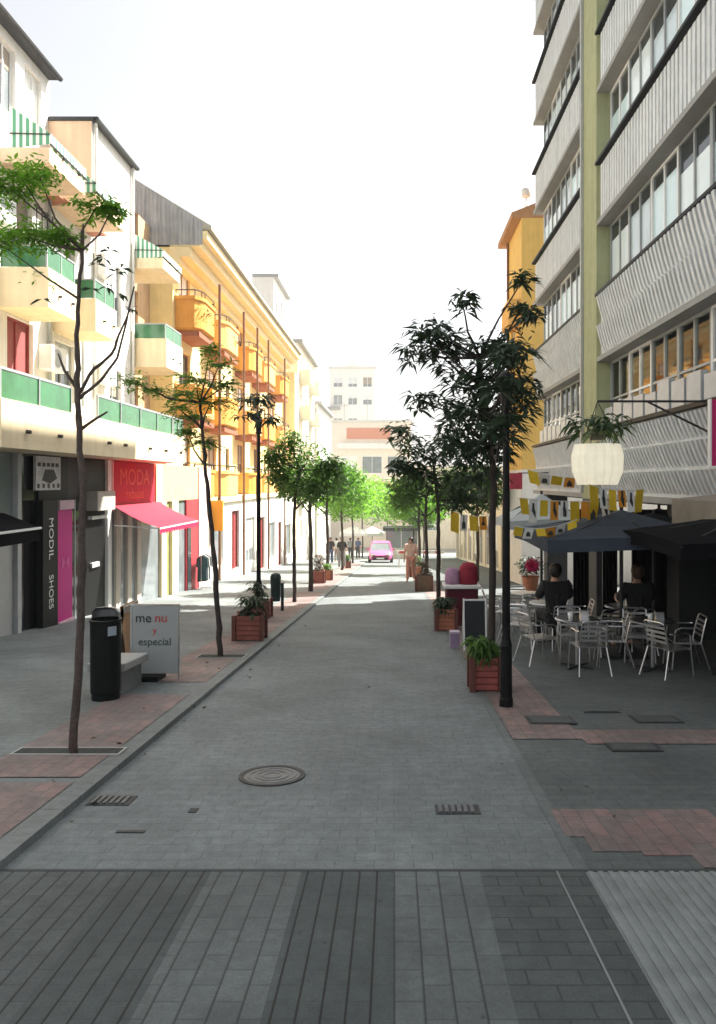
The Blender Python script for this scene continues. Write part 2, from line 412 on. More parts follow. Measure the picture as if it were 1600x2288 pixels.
# covers, grates and tree pits let into the paving
def cover_grate(label, px, py, w, l, bars_along_x=True, base=.006, name='drain_grate', group=None):
    c = G(px, py); t = thing(name, label, 'drain', (c.x, c.y, gz(c.y)+base), group)
    fr = MB(); fr.sbox(c.x-w/2, c.x+w/2, c.y-l/2, c.y+l/2, base, base+.003)
    build(fr, 'frame', iron, t)
    b = MB(); k = int(w/.045)
    for i in range(k):
        x0 = c.x-w/2+.02+i*(w-.04)/k; b.sbox(x0, x0+.022, c.y-l/2+.02, c.y+l/2-.02, base+.003, base+.010)
    build(b, 'grating', M('worn_iron', (.12,.125,.13), .5, .3, 15, metal=.4), t)
    return t
cover_grate('iron drain grate in the road at the right, just before the banded crossing', 1022, 1811, .27, .16)
cover_grate('small dark drain grate in the road beside the left kerb', 250, 1791, .27, .17)
def access_cover(label, px, py, w, l, base=.006):
    c = G(px, py); t = thing('access_cover', label, 'cover', (c.x, c.y, gz(c.y)+base))
    a = MB(); a.sbox(c.x-w/2, c.x+w/2, c.y-l/2, c.y+l/2, base, base+.005); build(a, 'frame', iron, t)
    a = MB(); a.sbox(c.x-w/2+.03, c.x+w/2-.03, c.y-l/2+.03, c.y+l/2-.03, base+.005, base+.008); build(a, 'lid', M('lid_iron', (.07,.078,.08), .6, .25, 18, .4), t)
access_cover('dark rectangular access cover nearest the black lamp post on the right pavement', 1230, 1612, .42, .30, .012)
access_cover('dark rectangular access cover furthest right, in front of the cafe terrace', 1465, 1609, .42, .28)
access_cover('dark rectangular access cover nearest the viewer on the right pavement', 1415, 1672, .40, .24, .008)
access_cover('small dark strip cover behind the two pavement covers at the right', 1345, 1593, .34, .06)
c = G(608, 1735)
t = thing('manhole_cover', 'round iron manhole cover in the middle left of the road', 'manhole', (c.x, c.y, gz(c.y)))
mb = MB(); mb.lathe([(.23,.004),(.23,.012),(.195,.012),(.195,.007)], (c.x,c.y,gz(c.y)), 32)
mb2 = MB(); mb2.lathe([(.194,.0085),(.001,.0085)], (c.x,c.y,gz(c.y)), 32)
for r_ in (.05,.10,.15): mb2.lathe([(r_,.0085),(r_,.012),(r_+.018,.012),(r_+.018,.0085)], (c.x,c.y,gz(c.y)), 28)
for m_ in (mb, mb2):
    for v in m_.v: v.z += gz(v.y)-gz(c.y)
build(mb, 'ring', iron, t); build(mb2, 'lid', M('worn_lid', (.17,.175,.175), .55, .25, 18, .3, metal=.3), t)
for lb, px, py, w, l in (('small dark metal plug in the left half of the road', 432, 1813, .05, .07), ('thin dark metal strip in the road near the crossing', 292, 1861, .16, .03)):
    c = G(px, py); mb = MB(); mb.sbox(c.x-w/2, c.x+w/2, c.y-l/2, c.y+l/2, .003, .009)
    tag(build(mb, 'valve_cover', iron, None, origin=(c.x,c.y,gz(c.y))), lb, 'cover')

# ------------------------------------------------------------------ right building with ribbed spandrels
RX = 4.3
r1 = thing('office_building', 'grey office building with ribbed concrete bands and long strip windows', 'building', (RX, 2, gz(2)))
RY0, RYC0, RYC1, RY1 = 2.0, 16.2, 17.4, 23.6
levels = [(1.40,2.72), (4.30,5.59), (7.20,8.39), (10.03,11.17), (12.8,14.0), (15.6,16.6)]
def spandrel(y0, y1, z0, z1, k, low):
    mb = MB(); xb = RX+.11
    mb.box(xb, RX+.85, y0, y1, z0, z1)
    tiers = 2 if low else 1
    if low == 2: tiers = 3
    hh = (z1-z0-.055*(tiers+1))/tiers
    pitch = .17; n = int((y1-y0-.02)/pitch)
    for ti in range(tiers):
        za = z0+.055+ti*(hh+.055); zb = za+hh
        if low:                                            # upright fins, proud at the head and dying back to the wall at the foot
            pw = .165; n2 = int((y1-y0-.12)/pw)
            for i in range(n2):
                ya = y0+.01+i*pw; m_ = 6; base = len(mb.v)
                for q in range(m_+1):
                    t_ = q/m_; zz = za+(zb-za)*t_; p = .006+.165*t_**.8; sh = .0
                    mb.v += [Vector((xb+.01,ya+sh,zz)), Vector((xb-p,ya+sh,zz)), Vector((xb-p*.96,ya+.092+sh,zz)), Vector((xb+.01,ya+.098+sh,zz))]
                for q in range(m_):
                    for e in range(3): a = base+q*4+e; mb.f.append((a,a+1,a+5,a+4))
                mb.f.append((base,base+3,base+2,base+1)); e = base+m_*4; mb.f.append((e,e+1,e+2,e+3))
        else:
            for i in range(n):
                ya = y0+.01+i*pitch; 
                mb.box(xb-.045, xb+.01, ya, ya+.105, za, zb)
    build(mb, 'spandrel', concrete, r1)
    cp = MB(); cp.box(RX-.02, RX+.9, y0-.015, y1+.015, z1+.001, z1+.06); build(cp, 'coping', black, r1)
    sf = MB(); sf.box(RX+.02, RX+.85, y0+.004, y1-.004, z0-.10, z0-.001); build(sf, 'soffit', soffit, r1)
for k, (z0, z1) in enumerate(levels):
    low = 2 if k == 0 else (1 if k == 1 else 0)
    ya = 9.2 if k == 0 else RY0
    spandrel(ya, RYC0-.005, z0, z1, k, low)
    spandrel(RYC1+.005, RY1, z0, z1, k, 1 if k < 2 else 0)
# strip windows between the bands
warm = [M('glowing_cream_curtain', (.74,.66,.44), .85, .08, 4, emit=.07), M('glowing_brown_wardrobe', (.22,.13,.08), .6, .25, 5, emit=.05), M('glowing_pale_interior', (.74,.68,.56), .8, .12, 2, emit=.08)]  # slight emission in these colours stands in for lit rooms
clear = None
def clearglass():
    m, nt, b = new_mat('clear_pane'); N, L = nt.nodes, nt.links
    tr = N.new('ShaderNodeBsdfTransparent'); tr.inputs[0].default_value = (.86,.9,.9,1)
    gl = N.new('ShaderNodeBsdfGlossy'); gl.inputs['Roughness'].default_value = .03
    fr = N.new('ShaderNodeFresnel'); fr.inputs[0].default_value = 1.5
    ad = N.new('ShaderNodeMath'); ad.operation = 'MULTIPLY_ADD'; ad.inputs[1].default_value = 1.0; ad.inputs[2].default_value = .03
    L.new(fr.outputs[0], ad.inputs[0])
    ms = N.new('ShaderNodeMixShader'); L.new(ad.outputs[0], ms.inputs[0]); L.new(tr.outputs[0], ms.inputs[1]); L.new(gl.outputs[0], ms.inputs[2])
    L.new(ms.outputs[0], N['Material Output'].inputs[0]); return m
clear = clearglass()
GX = RX+.34
bpane = [M('blind_glass', (.60,.76,.80), .09, .08, 1.2, spec=.6), M('blind_glass_grey', (.50,.60,.64), .09, .10, 1.2, spec=.6), M('blind_glass_white', (.74,.84,.86), .09, .06, 1.2, spec=.6)]
for k in range(len(levels)-1):
    z0, z1 = levels[k][1]+.06, levels[k+1][0]-.10
    for (a, b, nb) in ((RY0, RYC0-.02, 11), (RYC1+.02, RY1-.25, 5)):
        for i in range(nb):
            ya = a+(b-a)*i/nb; yb = a+(b-a)*(i+1)/nb
            fr = MB(); fw = .05
            fr.box(GX-.04, GX+.04, ya+.003, ya+fw, z0+.002, z1-.002); fr.box(GX-.04, GX+.04, yb-fw, yb-.003, z0+.002, z1-.002)
            fr.box(GX-.04, GX+.04, ya+fw, yb-fw, z0+.002, z0+fw); fr.box(GX-.04, GX+.04, ya+fw, yb-fw, z1-fw, z1-.002)
            ym = (ya+yb)/2; fr.box(GX-.035, GX+.035, ym-.025, ym+.025, z0+fw, z1-fw)
            if k == 0: fr.box(GX-.033, GX+.033, ya+fw, yb-fw, z0+.60, z0+.64)
            w_ = build(fr, 'window', gframe if (i+k) % 3 else wframe, r1)
            p = MB(); zs = z0+(z1-z0)*[.72,.80,.66,.84,.76,.80,.62][(i*3+k*2) % 7]
            p.box(GX-.004, GX+.004, ya+fw*.6, yb-fw*.6, (z0+fw*.6) if k == 0 else zs, z1-fw*.6); build(p, 'pane', clear if k == 0 else glass, w_)
            if k:
                p = MB(); p.box(GX-.005, GX+.003, ya+fw*.6, yb-fw*.6, z0+fw*.6, zs-.001); build(p, 'pane', bpane[(i+k) % 3], w_)
            bl = MB(); drop = [.72, .80, .66, .84, .76, .80, .62][(i*3+k*2) % 7]
            if k == 0:
                zt = z1-.02; zb = z0+.05
                for j in range(9):                          # folds of a curtain, or the flat front of a cupboard
                    u0 = ya+.02+(yb-ya-.04)*j/9; u1 = ya+.02+(yb-ya-.04)*(j+1)/9
                    bl.box(GX+.08+(.05 if j % 2 else 0), GX+.16, u0, u1-.004, zb+.45, zt)
                build(bl, 'curtain', warm[(0,0,2,0,1,2,0,1,2,1,2)[nb-1-i] if nb > 6 else 0], w_)
                lo = MB(); lo.box(GX-.17, GX-.06, ya+.06, ym-.05, z0+.06, z0+.46+.05*(i % 3)); lo.box(GX-.17, GX-.06, ym+.05, yb-.06, z0+.06, z0+.42+.06*(i % 2))
                build(lo, 'privacy_panel', M('frosted_panel', (.48,.51,.53), .4, .12, 3), w_)
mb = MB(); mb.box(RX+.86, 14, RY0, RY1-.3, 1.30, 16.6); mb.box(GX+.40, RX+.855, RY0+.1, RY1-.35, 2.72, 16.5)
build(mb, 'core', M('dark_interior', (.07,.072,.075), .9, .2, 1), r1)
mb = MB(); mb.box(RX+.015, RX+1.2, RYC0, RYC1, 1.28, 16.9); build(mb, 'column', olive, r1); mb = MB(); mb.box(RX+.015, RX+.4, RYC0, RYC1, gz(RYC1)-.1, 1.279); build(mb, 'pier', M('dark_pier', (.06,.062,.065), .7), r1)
mb = MB(); mb.box(RX-.05, RX+.012, RYC1-.11, RYC1-.02, 1.4, 16.8); build(mb, 'downpipe', M('grey_pipe', (.42,.43,.42), .5, .1, 4), r1)
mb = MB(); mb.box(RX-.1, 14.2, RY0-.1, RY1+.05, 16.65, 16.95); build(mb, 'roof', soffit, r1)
# ground floor: piers, ceiling and set-back dark shop fronts
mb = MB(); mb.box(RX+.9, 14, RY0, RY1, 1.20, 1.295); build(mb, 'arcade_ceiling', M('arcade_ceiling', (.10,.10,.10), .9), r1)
for y in (9.3, 12.4, 23.0):
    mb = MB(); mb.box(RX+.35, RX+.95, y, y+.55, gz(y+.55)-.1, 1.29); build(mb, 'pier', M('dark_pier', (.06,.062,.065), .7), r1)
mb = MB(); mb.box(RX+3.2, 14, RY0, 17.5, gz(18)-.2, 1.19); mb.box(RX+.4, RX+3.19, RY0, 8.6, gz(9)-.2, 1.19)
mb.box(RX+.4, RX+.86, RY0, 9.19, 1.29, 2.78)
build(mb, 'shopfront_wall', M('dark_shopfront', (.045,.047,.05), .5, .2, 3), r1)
for y in (9.6, 11.5, 13.4, 15.3):
    fr = MB(); fr.box(RX+3.12, RX+3.19, y, y+.06, gz(y)-.05, .9); fr.box(RX+3.12, RX+3.19, y+1.5, y+1.56, gz(y)-.05, .9); fr.box(RX+3.12, RX+3.19, y+.06, y+1.5, .82, .9)
    d = build(fr, 'door', darkmetal, r1); p = MB(); p.box(RX+3.15, RX+3.17, y+.06, y+1.5, gz(y)-.2, .82); build(p, 'pane', glass, d)

# yellow corner house beyond it
r2 = thing('corner_house', 'narrow deep yellow house rising just behind the grey office building', 'building', (4.5, 27.5, gz(27.5)))
ops = [(.45,1.25,z,z+1.5) for z in (3.4,6.2,9.0,11.8)]
x0, y0, y1, zt = 4.62, 27.5, 30.9, 11.2
mb = MB(); zb = gz(31)-.2
facade(mb, (x0, y0, zb), XP, YM, 1.9, zt-zb, [(.9,1.6,zz-.2,zz+1.2) for zz in (6,9)])
facade(mb, (x0, y1, zb), YM, XM, y1-y0, zt-zb, [(.9,1.9,zz,zz+1.5) for zz in (5.6,8.6)])
mb.box(x0+.2, x0+1.9, y0+.2, y1, zb, zt)
build(mb, 'wall', M('amber_render', (.76,.50,.14), .85, .08, 2.5, .1, streak=.1), r2)
for zz in (6,9): window(r2, (x0,y0,zb), XP, YM, (.9,1.6,zz-.2,zz+1.2), wframe, glass)
for zz in (5.6,8.6): window(r2, (x0,y1,zb), YM, XM, (.9,1.9,zz,zz+1.5), wframe, glass2)
mb = MB(); mb.box(x0-.35, x0+2.0, y0-.02, y1+.3, zt+.002, zt+.22); mb.prism([(0,0),(2.25,0),(2.25,.9)], (x0-.3, y0+.0, zt+.222), XP, (0,0,1), (0, y1-y0+.2, 0)); build(mb, 'roof', M('tile_roof', (.42,.22,.10), .8, .2, 8), r2)
for zz in (4.4, 7.4):
    mb = MB(); mb.box(x0-.45, x0-.002, y0+.1, y0+1.9, zz, zz+.9); build(mb, 'balcony', M('amber_balcony', (.74,.42,.12), .85), r2)
mb = MB(); mb.tube([(x0-.05, y1-.4, zb), (x0-.05, y1-.4, zt)], .05, 8); build(mb, 'downpipe', brown, r2)
mb = MB(); mb.box(x0+1.91, 12, y0+.02, y1, zb, 1.3); build(mb, 'low_wing', white, r2)
mb = MB(); mb.box(x0-.012, x0+1.9, y0-.012, y0-.002, zb, 2.1); mb.box(x0-.012, x0-.002, y0-.002, y1, zb, 2.1); build(mb, 'plinth', M('white_plinth', (.78,.77,.74), .8, .1, 2), r2)
mb = MB(); mb.lathe([(.0,.0),(.16,.05),(.17,.3),(.05,.42),(0,.42)], (x0+.25, y0+.5, zt+.9), 10); mb.tube([(x0+.25,y0+.5,zt+.2),(x0+.25,y0+.5,zt+.95)], .03, 6)
build(mb, 'finial', pale, r2, smooth=True)
# low pale shops further down on the right
r3 = thing('shop_row', 'low cream row of shops beyond the yellow house on the right', 'building', (5.4, 32, gz(32)))
y0, y1 = 32.0, 66.0; zb = gz(66)-.3; zt = 1.25
ops = [(k*3.4+.5, k*3.4+2.8, S*(66-(y1-k*3.4-1.6))+.35, S*(66-(y1-k*3.4-1.6))+2.7) for k in range(10)]
mb = MB(); facade(mb, (5.4, y1, zb), YM, XM, y1-y0, zt-zb, ops); mb.box(5.6, 12, y0, y1, zb, zt); mb.quad((5.4,y0,zb),(12,y0,zb),(12,y0,zt),(5.4,y0,zt))
build(mb, 'wall', buff, r3)
for q in ops: window(r3, (5.4,y1,zb), YM, XM, q, wframe, glass2, name='shop_window')
mb = MB(); mb.box(5.2, 12, y0-.2, y1, zt+.002, zt+.25); build(mb, 'roof', M('tile_roof', (.42,.22,.10)), r3)

# ------------------------------------------------------------------ left buildings
def add_balcony(root, y0, y1, z0, z1, xin, xout, mat, rail=greenglass, rh=.42, soff=True):
    """a solid-fronted balcony box with a coloured glass screen on top"""
    t_ = .10; mb = MB()
    mb.box(xin+.002, xout-t_, y0+t_, y1-t_, z0, z0+.16)
    mb.box(xin+.002, xout, y0, y0+t_, z0, z1); mb.box(xin+.002, xout, y1-t_, y1, z0, z1); mb.box(xout-t_, xout, y0+t_, y1-t_, z0, z1)
    b = build(mb, 'balcony', mat, root)
    if rail:
        g = MB(); g.box(xout-.06, xout-.045, y0+.06, y1-.06, z1+.02, z1+rh); g.box(xin+.05, xout-.065, y0+.045, y0+.06, z1+.02, z1+rh)
        build(g, 'glass_screen', rail, b)
        r = MB(); r.bar((xout-.05, y0+.04, z1+rh+.02), (xout-.05, y1-.04, z1+rh+.02), .035); r.bar((xin+.03, y0+.05, z1+rh+.02), (xout-.06, y0+.05, z1+rh+.02), .035)
        for y in (y0+.05, (y0+y1)/2, y1-.05): r.bar((xout-.052, y, z1+.001), (xout-.052, y, z1+rh), .03)
        build(r, 'handrail', gframe, b)
    for y in (y0+(y1-y0)*.35, y0+(y1-y0)*.8):
        d = MB(); d.tube([(xout-.01, y, z0+.32), (xout+.06, y, z0+.31)], .025, 8); build(d, 'drain_spout', darkmetal, b)
    return b
def striped_awning(root, y0, y1, xi, zi, xo, zo, m_top, m_end, drop=.2):
    mb = MB()
    mb.quad((xi,y0,zi),(xi,y1,zi),(xo,y1,zo),(xo,y0,zo)); mb.quad((xi,y0,zi-.02),(xo,y0,zo-.02),(xo,y1,zo-.02),(xi,y1,zi-.02))
    mb.quad((xo,y0,zo),(xo,y1,zo),(xo,y1,zo-drop),(xo,y0,zo-drop))
    a = build(mb, 'awning', m_top, root)
    for y in (y0-.004, y1+.004):
        e = MB(); e.poly([(xi,y,zi),(xo,y,zo),(xo,y,zo-drop),(xi,y,zo-drop-.1)]); build(e, 'side_flap', m_end, a)
    k = MB(); k.bar((xo+.01,y0-.02,zo-drop-.015),(xo+.01,y1+.02,zo-drop-.015),.03); k.bar((xi,y0-.02,zo-.0),(xo,y0-.02,zo-.02),.02); build(k, 'awning_bar', darkmetal, a)
    return a
st_green_y = stripes('green_stripe_canvas', (.10,.32,.20), (.75,.78,.72), 1, .16)
st_green_x = stripes('green_stripe_flap', (.10,.32,.20), (.75,.78,.72), 0, .13)

# first white block
L1Y0, L1Y1 = 5.0, 19.4
XW, XB, XG = -7.7, -6.7, -6.4
l1 = thing('apartment_block', 'white apartment block with cream balconies above the magenta shop front', 'building', (XW, L1Y0, gz(L1Y0)))
zb = 2.15; zt = 7.9
ops1 = []
def uY(y): return L1Y1-y                                     # facade runs from the far end towards the viewer
wins = [(15.15,16.25,2.9,5.0,'door'), (17.3,18.35,3.2,4.9,'w'), (13.1,14.1,3.2,4.9,'w'), (15.2,16.2,5.9,7.7,'w'), (17.35,18.35,5.9,7.7,'w'), (12.8,14.0,5.9,7.7,'w'), (9.5,10.8,3.2,4.9,'w'), (9.5,10.8,5.9,7.7,'w')]
o1 = (XW, L1Y1, zb)
qs = [(uY(b), uY(a), c-zb, d-zb, t_) for a, b, c, d, t_ in wins]
mb = MB(); facade(mb, o1, YM, XP, L1Y1-L1Y0, zt-zb, qs)
mb.box(-16, XW-.2, L1Y0, L1Y1-.004, zb, zt); mb.box(-16, -9.05, L1Y0, L1Y1-.004, zt, 11.9)
o1t = (-8.8, L1Y1, zt)
qt = [(uY(b), uY(a), 2.2, 3.75) for a, b in ((18.15,19.0), (16.5,17.7), (14.6,16.0), (12.6,14.1), (10.4,12.0))]
facade(mb, o1t, YM, XP, L1Y1-L1Y0, 4.0, qt)
build(mb, 'wall', white, l1)
for q in qs: window(l1, o1, YM, XP, q, (M('maroon_paint', (.24,.03,.03)) if q[4] == 'door' else gframe), (M('maroon_curtain', (.26,.07,.07), .8, .15, 4) if q[4] == 'door' else glass), mull=1, name='balcony_door' if q[4] == 'door' else 'window')
for q in qt: window(l1, o1t, YM, XP, q, wframe, glass2, mull=2, name='loggia_window')
mb = MB(); mb.box(-16, -8.55, L1Y0, L1Y1+.02, 11.905, 11.98); mb.tube([(-8.52,L1Y0,11.95),(-8.52,L1Y1+.05,11.95)], .07, 8); build(mb, 'roof', darkmetal, l1)
mb = MB(); mb.box(-8.79, XB-.62, 14.85, L1Y1-.01, zt+.002, zt+.06); build(mb, 'terrace_floor', terra, l1)
# cream first-floor terrace slab with green screens
def slab(root, y0, y1, drains):
    mb = MB(); mb.box(XW+.002, -5.6, y0, y1, 2.15, 2.28); mb.box(-5.72, -5.6, y0, y1, 2.281, 2.85)
    if root is l1: mb.box(XW+.002, -5.721, y0, y0+.12, 2.281, 2.85)
    s_ = build(mb, 'terrace_slab', cream, root)
    for y in drains:
        d = MB(); d.tube([(-5.62,y,2.42),(-5.53,y,2.41)], .03, 8); build(d, 'drain_spout', darkmetal, s_)
    return s_
s1 = slab(l1, 10.85, L1Y1-.003, (11.6, 12.7, 14.9, 15.8, 17.4, 18.6))
def screen(s_, a, b):
    g = MB(); g.box(-5.67, -5.65, a, b, 2.87, 3.28)
    g_ = build(g, 'glass_screen', greenglass, s_)
    r = MB(); r.bar((-5.66,a,3.30),(-5.66,b,3.30),.04)
    n = max(2, int((b-a)/1.0))
    for i in range(n+1): y = a+(b-a)*i/n; r.bar((-5.645,y,2.851),(-5.645,y,3.3),.03)
    build(r, 'handrail', gframe, s_)
screen(s1, 10.9, 13.3); screen(s1, 14.5, L1Y1-.05)
mb = MB(); mb.box(-6.1, -5.75, 13.5, 14.2, 2.29, 3.05); build(mb, 'chimney_stub', pale, s1)
add_balcony(l1, 14.75, 16.1, 5.04, 5.82, XW, XB, cream)
add_balcony(l1, 17.1, 18.4, 5.04, 5.78, XW, XB, cream)
add_balcony(l1, 14.8, 16.5, 7.86, 8.16, -8.0, XB, peach, None)
add_balcony(l1, 17.1, 18.9, 7.86, 8.14, -8.0, XB, peach, None)
striped_awning(l1, 14.85, 16.6, -7.5, 9.0, XB, 8.45, st_green_y, st_green_x)
striped_awning(l1, 17.15, 19.0, -7.5, 8.95, XB, 8.40, st_green_y, st_green_x)
mb = MB(); mb.tube([(XW+.06,16.9,2.3),(XW+.06,16.9,7.9)], .04, 8); mb.tube([(XW+.06,18.7,2.3),(XW+.06,18.7,7.9)], .04, 8); build(mb, 'downpipe', gframe, l1)
# thin iron rails on the small balcony
mb = MB()
for y in (16.3, 16.55, 16.8, 17.05): mb.bar((XW+.05,y,5.85),(XW+.05,y,7.6),.02)
mb.bar((XW+.05,16.2,6.6),(XW+.05,17.1,6.6),.03); mb.bar((XW+.05,16.2,7.55),(XW+.05,17.1,7.55),.03)
build(mb, 'iron_railing', darkmetal, l1)

# ground-floor shops of the white block, front plane x = XG
zc = 2.14
def gf(root, y0, y1, name, mat, z0=None, z1=zc, xo=0., th=.10):
    mb = MB(); za = gz(y1)-.05 if z0 is None else z0
    mb.box(XG-th, XG+xo, y0, y1, za, z1); return build(mb, name, mat, root)
mb = MB(); mb.box(-16, XG-.35, L1Y0, L1Y1-.006, gz(20)-.2, zc); build(mb, 'shop_interior', M('dark_interior', (.07,.072,.075)), l1)
gf(l1, 11.2, 12.1, 'shop_glazing', glass, xo=-.04, th=.08)
gf(l1, 12.1, 12.85, 'shop_door', M('pale_metal_door', (.42,.43,.43), .45, .08, 4, metal=.2), None, .75, -.03)
gf(l1, 12.1, 12.85, 'transom_glazing', glass2, .76, zc, -.05, .06)
gf(l1, 12.87, 13.0, 'pilaster', M('grey_pilaster', (.45,.46,.46), .7), None, zc, .04, .2)
gf(l1, 13.0, 13.75, 'shop_glazing', M('smoked_glass', (.02,.02,.022), .12, .2, 2, spec=.6), xo=-.12, th=.06)
gf(l1, 9.0, 11.2, 'shop_wall', M('grey_pilaster', (.45,.46,.46)), None, zc, 0)
gf(l1, 15.75, 16.85, 'black_shopfront', black, None, zc, .0)
gf(l1, 15.0, 15.75, 'shop_glazing', glass, None, 1.3, -.12, .06)
gf(l1, 15.0, 15.75, 'fascia', M('dark_fascia', (.03,.025,.028), .6), 1.301, zc, -.06, .08)
for y in (15.05, 15.4, 15.7):
    mb = MB(); mb.box(XG-.1, XG-.05, y-.025, y+.025, gz(y)-.05, 1.3); build(mb, 'mullion', gframe, l1)
gf(l1, 13.75, 15.0, 'backing_wall', black, None, zc, -.02)
gf(l1, 16.9, 17.12, 'pilaster', white, None, zc, .05, .2)
gf(l1, 17.12, 19.39, 'shop_glazing', glass2, None, 1.1, -.12, .06)
gf(l1, 17.12, 19.39, 'fascia', redsign, 1.101, zc, -.02, .1)
for y in (17.55, 18.3, 19.0): gf(l1, y, y+.28, 'pilaster', M('beige_pilaster', (.50,.45,.38), .75, .1, 3), None, 1.09, .0, .1)
mb = MB(); mb.box(XG+.002, XG+.10, 15.9, 16.75, .86, .93); build(mb, 'ledge', plasticw, l1)
mb = MB(); mb.box(XG+.002, XG+.06, 16.0, 16.4, -.16, -.06); build(mb, 'notice', M('grey_card', (.42,.43,.43), .6), l1)
mb = MB(); mb.box(XG+.002, XG+.25, 15.8, 16.8, 1.05, 1.45); build(mb, 'ledge_box', M('beige_box', (.42,.40,.35), .7), l1)
# black sign board with vertical letters, magenta panel, patterned poster, black awning
sg = thing('vertical_sign', 'tall black shop sign board with white vertical letters', 'sign', (XG, 13.9, gz(13.9)))
mb = MB(); mb.box(XG, XG+.12, 13.62, 14.22, gz(14.2)-.03, 1.32); build(mb, 'board', black, sg)
text(sg, 'MODIL', (XG+.13, 13.92, .62), (R(90), R(90), R(90)), .25, plasticw, sx=1.0)
text(sg, 'SHOES', (XG+.13, 13.92, -.36), (R(90), R(90), R(90)), .25, plasticw, sx=.85)
sg = thing('magenta_panel', 'tall magenta panel with a small bow beside the black sign board', 'sign', (XG, 14.7, gz(14.7)))
mb = MB(); mb.box(XG, XG+.06, 14.36, 15.0, gz(15)+.12, 1.12); build(mb, 'panel', magenta, sg)
for a_, b_ in ((1.122, 1.30), (gz(15)-.05, gz(15)+.118)):
    mb = MB(); mb.box(XG, XG+.10, 14.36, 15.0, a_, b_); build(mb, 'trim', M('pink_trim', (.58,.40,.47), .6), sg)
mb = MB()
for s_ in (-1, 1): mb.poly([(XG+.068,14.68,.10),(XG+.068,14.68+s_*.16,.22),(XG+.068,14.68+s_*.16,-.02)])
mb.obox((XG+.07,14.68,.10), (.006,0,0), (0,.03,0), (0,0,.03)); build(mb, 'bow', M('bow_pink', (.60,.10,.32), .6), sg)
ps = thing('patterned_poster', 'black and white patterned poster above the black sign board', 'poster', (XG, 14, 1.5))
mb = MB(); mb.box(XG, XG+.05, 13.5, 14.5, 1.50, 2.12); build(mb, 'panel', M('poster_grey', (.60,.58,.60), .6, .3, 7), ps)
mb = MB()
for i in range(5): mb.box(XG+.052, XG+.056, 13.56+i*.18, 13.68+i*.18, 1.93, 2.0); mb.box(XG+.052, XG+.056, 13.55+i*.2, 13.63+i*.2, 1.54, 1.62)
mb.poly([(XG+.054,13.72,1.68),(XG+.054,14.05,1.62),(XG+.054,14.35,1.72),(XG+.054,14.2,1.88),(XG+.054,13.85,1.88)])
build(mb, 'pattern', ink, ps)
aw = thing('black_awning', 'black awning with a white edge over the pale door', 'awning', (XG, 12, .95))
ye, xo_ = 12.35, XG+.65
mb = MB(); mb.poly([(XG+.06,8.6,1.15),(XG+.06,ye,1.15),(xo_,ye,.92),(xo_,8.6,.92)]); mb.poly([(XG+.06,ye,1.15),(xo_,ye,.92),(xo_,ye,.72),(XG+.06,ye,.72)])
mb.poly([(xo_,8.6,.90),(xo_,ye,.90),(xo_,ye,.70),(xo_,8.6,.70)]); mb.quad((XG+.06,8.6,1.10),(xo_,8.6,.87),(xo_,ye,.87),(XG+.06,ye,1.10))
build(mb, 'canvas', blackcanvas, aw)
mb = MB(); mb.bar((xo_+.02,8.6,.905),(xo_+.02,ye,.905),.035); mb.bar((XG+.06,ye+.01,.92),(xo_+.02,ye+.01,.905),.03); build(mb, 'edge_trim', wframe, aw)
# red banner and red awning
bn = thing('red_banner', 'large red shop banner hanging above the red awning', 'banner', (XG+.02, 18.5, 1.1))
mb = MB(); mb.box(XG+.012, XG+.04, 17.2, 20.2, 1.14, 2.13); build(mb, 'cloth', red, bn)
mb = MB(); mb.box(XG+.010, XG+.07, 17.12, 17.195, 1.0, 2.13); build(mb, 'pale_edge', M('pale_red', (.75,.42,.42), .7), bn)
text(bn, 'MODA', (XG+.045, 18.7, 1.75), (R(90), 0, R(90)), .55, M('bright_red', (.62,.07,.04), .6), sx=1.3)
text(bn, 'rebajas', (XG+.045, 18.7, 1.36), (R(90), 0, R(90)), .36, M('bright_red', (.75,.12,.05), .6), sx=1.3)
aw = thing('red_awning', 'bright red fabric awning sloping out over the pavement', 'awning', (XG, 18.8, .6))
yA, yB = 17.15, 20.5; mb = MB(); xi, xo, zi, zo = XG+.08, XG+1.12, 1.12, .62
nn = 6
for i in range(nn):
    a0, a1 = i/nn, (i+1)/nn; zf = lambda t: zi+(zo-zi)*t-.05*math.sin(math.pi*t)
    mb.quad((xi+(xo-xi)*a0,yA,zf(a0)),(xi+(xo-xi)*a0,yB,zf(a0)),(xi+(xo-xi)*a1,yB,zf(a1)),(xi+(xo-xi)*a1,yA,zf(a1)))
build(mb, 'canvas', red, aw)
mb = MB(); k = 16
for i in range(k):
    ya = yA+(yB-yA)*i/k; yb = yA+(yB-yA)*(i+1)/k; ym = (ya+yb)/2
    mb.poly([(xo+.004,ya,zo),(xo+.004,yb,zo),(xo+.006,yb,zo-.12),(xo+.006,ym,zo-.17),(xo+.006,ya,zo-.12)])
build(mb, 'valance', M('valance_red', (.44,.006,.06), .75), aw)
mb = MB(); mb.bar((xo-.01,yA,zo-.02),(xo-.01,yB,zo-.02),.035)
for y in (yA+.05, yB-.05): mb.bar((xi,y,zo+.05),(xo-.02,y,zo-.02),.025)
build(mb, 'frame', wframe, aw)

